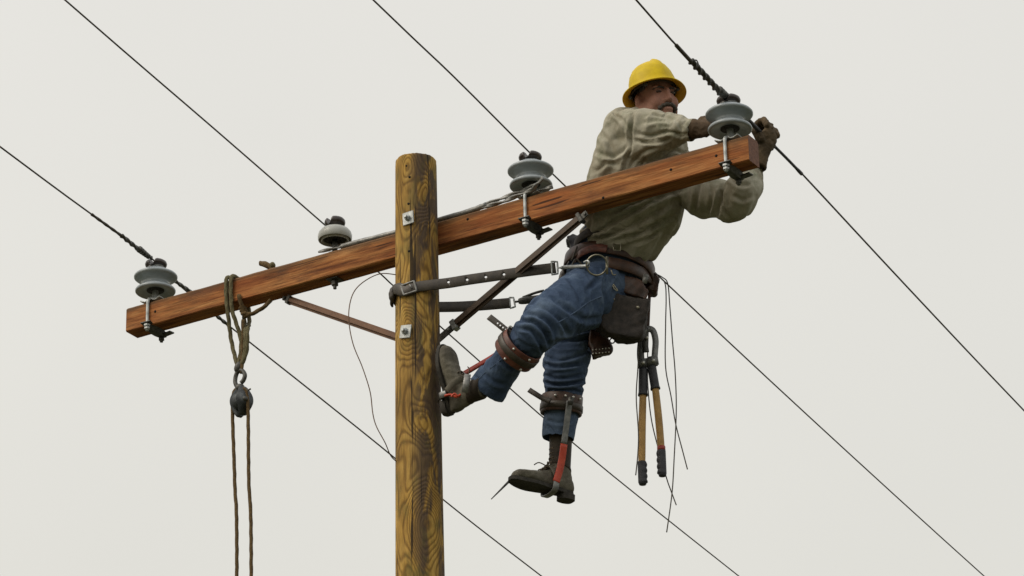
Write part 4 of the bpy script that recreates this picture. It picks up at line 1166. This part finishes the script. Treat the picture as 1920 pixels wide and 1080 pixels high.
# far shin pad
cF = at(1053, 760, .04); tf = (at(1052, 790, .045)-at(1056, 735, .03)).normalized(); k_ = 1/pxm(cF)
pad, pf = legband(cF, tf, 36.5*k_, .072, .078, M['leather_b'], 'shin_pad', ironF)
for a in (-60, -82, -110, -35):
    bm = bmesh.new(); p = pf(R_(a), -.020); ell(bm, p, V((.0055, 0, 0)), V((0, .0055, 0)), V((0, 0, .0055)), 10); obj('rivet', bm, M['rivet'], pad)
strp, sf = legband(cF+tf*.014, tf, 38*k_, .075, .026, M['leather'], 'shin_strap', ironF)
bm = bmesh.new(); P = [at(992, 731, -.02), at(1003, 738, -.03), at(1018, 747, -.035), at(1032, 752, -.045)]
ribbon(bm, [V(p) for p in catmull([tuple(p) for p in P], 5)], V((.35, 0, .9)), .022, .006); obj('strap_tongue', bm, M['leather'], ironF)
bm = bmesh.new(); c_ = at(1070, 752, -.062); box(bm, Matrix.Translation(c_) @ Matrix.Rotation(R_(12), 4, 'Y'), .022, .010, .035, .003); obj('shank_clamp', bm, M['galv_dark'], ironF)

# ---- belts: bands round the hips following the jeans
def hipband(rows, wd, mat, name, parent, th=.006, off=.004, a0=0, a1=360, lean=None):
    """rows (px,py,Y,halfwidth px,depth)"""
    c, ra, rb = S(*rows); c = V(c); up = (lean or V((0, 0, 1))).normalized()
    wv = up.cross(CF).normalized(); dv = wv.cross(up).normalized(); P = []
    n_ = 72
    for i in range(n_+1):
        a = R_(a0+(a1-a0)*i/n_); P.append(c+wv*(ra+off)*math.cos(a)+dv*(rb+off)*math.sin(a)+up*.004*noise.noise(V((math.cos(a)*2, math.sin(a)*2, py_seed))))
    bm = bmesh.new(); ribbon(bm, P, up, wd, th); return obj(name, bm, mat, parent), (lambda a, h=0, o=.010: c-wv*-(ra+o)*math.cos(R_(a))+dv*(rb+o)*math.sin(R_(a))+up*h)
py_seed = 1
b1, bf1 = hipband((1152, 464, -.02, 73, .155), .040, M['canvas'], 'trouser_belt', person, lean=V((.03, .10, 1)))
bm = bmesh.new(); tube([(drape_on(b1, x, y) or at(x, y, -.18))-CF*.002 for x, y in ((1150, 457), (1164, 458), (1163, 470), (1150, 469), (1150, 457))], .0028, 6, 1, bm); obj('belt_buckle', bm, M['brass'], b1)
tb, bf2 = hipband((1142, 505, .02, 82, .165), .058, M['leather_b'], 'tool_belt', person, th=.009, lean=V((.18, .12, 1)))
# reddish back pad piece
bm = bmesh.new(); P = [at(1078, 488, -.05), at(1088, 476, -.12), at(1104, 468, -.155), at(1122, 465, -.165), at(1138, 467, -.17)]
ribbon(bm, [V(p) for p in catmull([tuple(p) for p in P], 6)], V((.1, 0, 1)), .034, .008); obj('belt_pad', bm, M['leather_r'], tb)
bm = bmesh.new(); P = [at(1140, 492, -.175), at(1165, 497, -.165), at(1190, 505, -.13), at(1212, 516, -.06), at(1224, 524, .02)]
ribbon(bm, [V(p) for p in catmull([tuple(p) for p in P], 6)], V((.1, 0, 1)), .050, .009); obj('belt_pad', bm, M['leather_b'], tb)
# D rings
def ringtube(c, r, th, axis, parent, name='d_ring', mat='brass'):
    u = axis.orthogonal().normalized(); s = axis.cross(u); bm = bmesh.new(); rings = []
    n1, n2_ = 36, 8
    vs = []
    for i in range(n1):
        a = 2*math.pi*i/n1; d = u*math.cos(a)+s*math.sin(a)
        vs.append([bm.verts.new(c+d*(r+th*math.cos(2*math.pi*j/n2_))+axis*th*math.sin(2*math.pi*j/n2_)) for j in range(n2_)])
    for i in range(n1):
        for j in range(n2_): bm.faces.new((vs[i][j], vs[(i+1) % n1][j], vs[(i+1) % n1][(j+1) % n2_], vs[i][(j+1) % n2_]))
    return obj(name, bm, M[mat], parent)
RN = at(1119, 497, -.275); ringtube(RN, .0415, .0038, (-CF+V((0, 0, -.1))).normalized(), tb)
RF = at(1034, 558, .14); ringtube(RF, .038, .0045, V((.3, -.9, -.4)).normalized(), tb, mat='galv_dark')
bm = bmesh.new(); bar(bm, at(1138, 481, -.275), at(1138, 514, -.275), .010, .006, -CF, .001); obj('ring_plate', bm, M['brass'], tb)
for pts in ([(1146, 506), (1149, 515), (1155, 515)], [(1148, 534), (1152, 542), (1158, 545), (1150, 533)]):
    bm = bmesh.new(); tube([at(x, y, -.20) for x, y in pts], .003, 6, 4, bm); obj('tool_hook', bm, M['brass'], tb)
bm = bmesh.new(); bar(bm, at(1212, 514, -.14), at(1208, 531, -.14), .022, .008, -CF, .002); obj('belt_tag', bm, M['alum'], tb)
# puffy pouches traced to real thickness
def pouch(name, poly, Y, th, mat, parent, vox=.006, lean=0, seed=0):
    bm = bmesh.new(); pts = [at(x, y, Y+lean*(x-poly[0][0])) for x, y in poly]
    rings_to_bm(bm, [[p-V((0, th/2, 0)) for p in pts], [p+V((0, th/2, 0)) for p in pts]])
    bm = fuse(bm, vox, 5, .6)
    displace(bm, lambda c: .009*folds(c, V((.35, 0, 1)), 17, 5, seed)+.004*folds(c, V((1, 0, .4)), 26, 9, seed+2)-.006)
    return obj(name, bm, mat, parent)
M['canvas2'] = simple('worn dark pouch leather', (.018, .015, .013), (.045, .036, .031), .8, 40, 0, .5, 250)
pm = pouch('tool_pouch', [(1138, 552), (1160, 560), (1190, 566), (1217, 566), (1213, 600), (1206, 632), (1188, 640), (1160, 636), (1138, 630), (1115, 612), (1126, 580)], -.13, .085, M['canvas2'], tb, seed=4)
for q in ((1150, 561), (1196, 576)):
    bm = bmesh.new(); ell(bm, at(*q, -.182), V((.007, 0, 0)), V((0, .004, 0)), V((0, 0, .007)), 10); obj('rivet', bm, M['brass'], pm)
po = pouch('tool_pouch', [(1130, 520), (1160, 516), (1200, 530), (1216, 548), (1210, 566), (1180, 556), (1150, 548), (1132, 540)], -.12, .05, M['leather_b'], tb, seed=6)
hs_ = pouch('tool_holster', [(1108, 622), (1135, 628), (1148, 656), (1144, 664), (1112, 672), (1104, 650)], -.02, .05, M['leather_b'], tb, .005, seed=5)
for i in range(6):
    for j in range(2):
        bm = bmesh.new(); ell(bm, at(1112+i*6, 656-i*.6+j*7, -.050), V((.0035, 0, 0)), V((0, .003, 0)), V((0, 0, .0035)), 8); obj('rivet', bm, M['rivet'], hs_)
ringtube(at(1148, 639, -.03), .010, .0028, -CF, tb, 'key_ring', 'galv_dark')
pouch('side_pouch', [(1046, 540), (1052, 512), (1064, 494), (1078, 478), (1086, 500), (1076, 525), (1056, 545)], .16, .06, M['leather'], tb, seed=7)
pouch('spare_glove', [(1062, 448), (1074, 440), (1084, 446), (1082, 462), (1076, 480), (1066, 484), (1068, 464)], .10, .05, M['rubber'], tb, .005, seed=8)
pouch('side_pouch', [(1208, 520), (1226, 516), (1236, 530), (1230, 552), (1218, 550), (1208, 540)], .04, .06, M['leather_b'], tb, .005, seed=9)
bm = bmesh.new()
for pts in ([(1098, 508), (1094, 500), (1080, 486), (1072, 500)], [(1082, 462), (1078, 474), (1072, 488)]): tube([at(x, y, -.12) for x, y in pts], .004, 6, 4, bm)
obj('belt_loop', bm, M['leather'], tb)

# ------------------------------------------------------------------ pole strap
strap = empty('pole_strap', at(830, 545, -.09), label='punched dark leather safety strap wrapped round the pole and clipped to the tool belt', cat='strap')
front = [at(1042, 502, -.130), at(985, 509, -.124), at(930, 517, -.118), at(875, 525, -.112), at(838, 531, -.107)]
def pr(ang, z): c = poleaxis(z); q = poler(z)+.006; return V((c.x+q*math.cos(R_(ang)), c.y+q*math.sin(R_(ang)), z))
zf = [on_pole(800, 536)[0].z, on_pole(772, 542)[0].z]
zl = at(741, 556, 0).z; zr = at(826, 577, .09).z
arc = [pr(-88, zf[1]+.006), pr(-115, zf[1]-.008), pr(-145, zl+.012), pr(180, zl), pr(150, (zl*2+zr)/3), pr(120, (zl+zr)/2), pr(88, zr), pr(60, zr)]
back = [at(860, 575, .115), at(910, 572, .13), at(957, 568, .14)]
P = smoothpts(front+arc+back, .012)
bm = bmesh.new(); ribbon(bm, P, Z_, .046, .0065); st = obj('strap_band', bm, M['leather'], strap)
punch(st, [at(841, 529, -.108), at(876, 524.5, -.112), at(911, 519.5, -.116), at(945, 514.5, -.12)], .0052, V((.12, 1, .25)).normalized())
# doubled end and keeper at the left edge
bm = bmesh.new(); zk = zl
P = smoothpts([pr(-92, zf[1]+.004)+V((0, -.006, 0)), pr(-120, zf[1]-.010)*1.0+V((-.004, -.006, 0)), pr(-150, zl+.010)+V((-.008, -.004, 0)), pr(178, zl-.006)+V((-.012, 0, 0)), pr(165, zl-.014)+V((-.008, .01, 0))], .008)
ribbon(bm, P, Z_, .044, .008); obj('strap_tail', bm, M['leather'], strap)
bm = bmesh.new(); c_ = pr(-165, zl-.004)+V((-.010, 0, 0)); ell(bm, c_, V((.014, 0, 0)), V((0, .022, 0)), V((0, 0, .034)), 14); bm = fuse(bm, .004, 1); displace(bm, lambda c: .003*noise.noise(c*60)); obj('strap_keeper', bm, M['leather'], strap)
def loop4(px4, Y, r, parent, name, mat):
    P = [at(x, y, Y if not isinstance(Y, list) else Y[i]) for i, (x, y) in enumerate(px4)]
    cpts = P+[P[0]]
    bm = bmesh.new(); tube(densify(cpts, .01), r, 8, 1, bm); return obj(name, bm, M[mat], parent)
Pb = [on_pole(x, y, .016)[0] for x, y in ((752, 536), (776, 527), (781, 545), (757, 553))]
bm = bmesh.new(); tube(densify(Pb+[Pb[0]], .006), .0046, 8, 1, bm); tube([on_pole(768, 533, .018)[0], on_pole(772, 541, .018)[0]], .0035, 8, 2, bm); obj('buckle', bm, M['alum'], strap)
loop4([(1034, 490), (1045, 491), (1046, 513), (1035, 515)], -.13, .0042, strap, 'end_ring', 'galv')
loop4([(955, 558), (963, 558), (966, 575), (957, 578)], .14, .0042, strap, 'end_ring', 'galv')
bm = bmesh.new()
for k in (0,):
    p = at(1010, 505, -.121); cyl(bm, p-CF*.001, p-CF*.005, .010, 12)
obj('strap_rivet', bm, M['brass'], strap)
# snap hooks
bm = bmesh.new(); tube([at(1045, 502, -.13), at(1056, 502, -.14), at(1060, 501, -.155), at(1103, 499, -.268)], .005, 10, 4, bm, rfun=lambda u: .0036 if u < .22 else .0078)
tube([at(1100, 499, -.268), at(1104, 494, -.285), at(1102, 489, -.285), at(1095, 492, -.272)], .005, 8, 4, bm); obj('snap_hook', bm, M['galv'], strap)
bm = bmesh.new(); tube([at(965, 566, .14), at(974, 565, .14)], .005, 8, 2, bm)
tube([at(972, 565, .14), at(980, 564, .14), at(1000, 561, .14), at(1018, 557, .13)], .012, 12, 4, bm, rfun=lambda u: .010+.006*math.sin(u*3.1))
tube([at(980, 558, .14), at(1004, 549, .13), at(1020, 545, .13)], .006, 8, 4, bm); obj('snap_hook', bm, M['galv_dark'], strap)

# ------------------------------------------------------------------ bolt cutter hanging from the belt
YC = .02
bc = empty('bolt_cutter', at(1216, 620, YC), label='long handled bolt cutter with wooden handles hanging head up behind the lineman belt', cat='bolt cutter')
def ac(x, y, d=0): return at(x, y, YC+d)
bm = bmesh.new(); P = smoothpts([ac(1204, 690), ac(1201, 665), ac(1203, 640), ac(1210, 625)], .006); ribbon(bm, P, V((1, 0, 0)), .030, .012); obj('jaw', bm, M['galv_dark'], bc)
bm = bmesh.new(); P = smoothpts([ac(1205, 624, -.012), ac(1213, 617, -.012), ac(1224, 620, -.012), ac(1229, 638, -.012), ac(1228, 660, -.012), ac(1226, 684, -.012)], .006); ribbon(bm, P, V((.3, -.1, .2)) if False else V((1, 0, .25)), .026, .012); obj('jaw', bm, M['grey'], bc)
bm = bmesh.new(); P = smoothpts([ac(1212, 616, -.008), ac(1210, 640, -.008), ac(1212, 660, -.008)], .006); ribbon(bm, P, V((1, 0, 0)), .022, .012); obj('jaw', bm, M['galv_dark'], bc)
for q in ((1213, 633), (1206, 680), (1225, 676)):
    bm = bmesh.new(); cyl(bm, ac(*q, -.030), ac(*q, .02), .007, 10); obj('pivot_bolt', bm, M['rivet'], bc)
bm = bmesh.new(); bar(bm, ac(1197, 683), ac(1215, 680), .040, .026, -CF, .004); bar(bm, ac(1214, 679, -.01), ac(1234, 676, -.01), .044, .028, -CF, .005); obj('toggle_block', bm, M['grey'], bc)
for xs_, red in (([(1206, 692), (1205.5, 742), (1204, 800), (1203.5, 866), (1205, 909)], 0), ([(1222, 688), (1229, 730), (1235, 785), (1240, 845), (1242, 893)], 1)):
    a, b, c_, d, e_ = [ac(*q, -.005 if red else 0) for q in xs_]
    bm = bmesh.new(); tube([b-(c_-b)*.2, b, c_, d, d+(d-c_)*.1], .0150, 14, 5, bm, rfun=lambda u: .0128+.0025*math.sin(u*3.1)); hnd = obj('handle', bm, M['ash'], bc)
    bm = bmesh.new(); tube([a, a.lerp(b, .5), b], .019, 14, 6, bm, rfun=lambda u: .0185 + (.0022 if u > .9 else 0)); obj('ferrule', bm, M['rubber'], hnd)
    bm = bmesh.new(); dd = densify([d, e_], .0025); tt = (e_-d).normalized(); sd = CR*(-1 if red else 1)
    rings = []
    for i, p in enumerate(dd):
        u = i/(len(dd)-1); q = .0178*(1-.35*max(0, u-.9)*10*.6); u_ = sd; v2 = tt.cross(u_)
        bmp_ = .0035*abs(math.sin(u*math.pi*4))*(u < .9)
        rings.append([p+u_*(q*math.cos(2*math.pi*k/14)+(bmp_ if math.cos(2*math.pi*k/14) > .2 else 0))+v2*q*math.sin(2*math.pi*k/14) for k in range(14)])
    rings_to_bm(bm, rings); obj('grip', bm, M['rubber'], hnd)
    if red:
        bm = bmesh.new(); cyl(bm, d-tt*.018, d+tt*.002, .0170, 14); obj('red_band', bm, M['redd'], hnd)
bm = bmesh.new(); P = [ac(1218, 545), ac(1216.5, 580), ac(1215, 612), ac(1213, 622)]; ribbon(bm, P, V((1, 0, 0)), .013, .004); obj('hanging_thong', bm, M['leather_b'], bc)

# ------------------------------------------------------------------ thin tie wires dangling from the belt
for pts, lb, Y in (([(1224, 513), (1238, 521), (1247, 532), (1249, 560), (1248, 610), (1248, 688), (1258, 742), (1267, 795), (1279, 842), (1289, 880)], 'thin dangling wire at the far right, curling out to the right at its tip', .02),
                  ([(1226, 512), (1242, 520), (1252, 532), (1256, 575), (1261, 640), (1266, 700), (1268, 770), (1264, 860), (1260, 925), (1250, 998)], 'longest dangling wire from the belt, ending lowest of all', 0),
                  ([(1213, 560), (1200, 620), (1196, 690), (1193, 745), (1197, 810), (1196, 850), (1192, 891)], 'thin dangling wire close along the left bolt cutter handle', -.03),
                  ([(1216, 600), (1214, 690), (1216, 740), (1222, 790), (1234, 840), (1250, 897), (1258, 920), (1268, 947)], 'thin dangling wire passing behind the red banded cutter handle', .06)):
    bm = bmesh.new(); tube([at(x, y, Y) for x, y in pts], .0025, 8, 8, bm); tag(obj('tie_wire', bm, M['wire']), lb, 'wire', 'thin wires dangling from the belt')
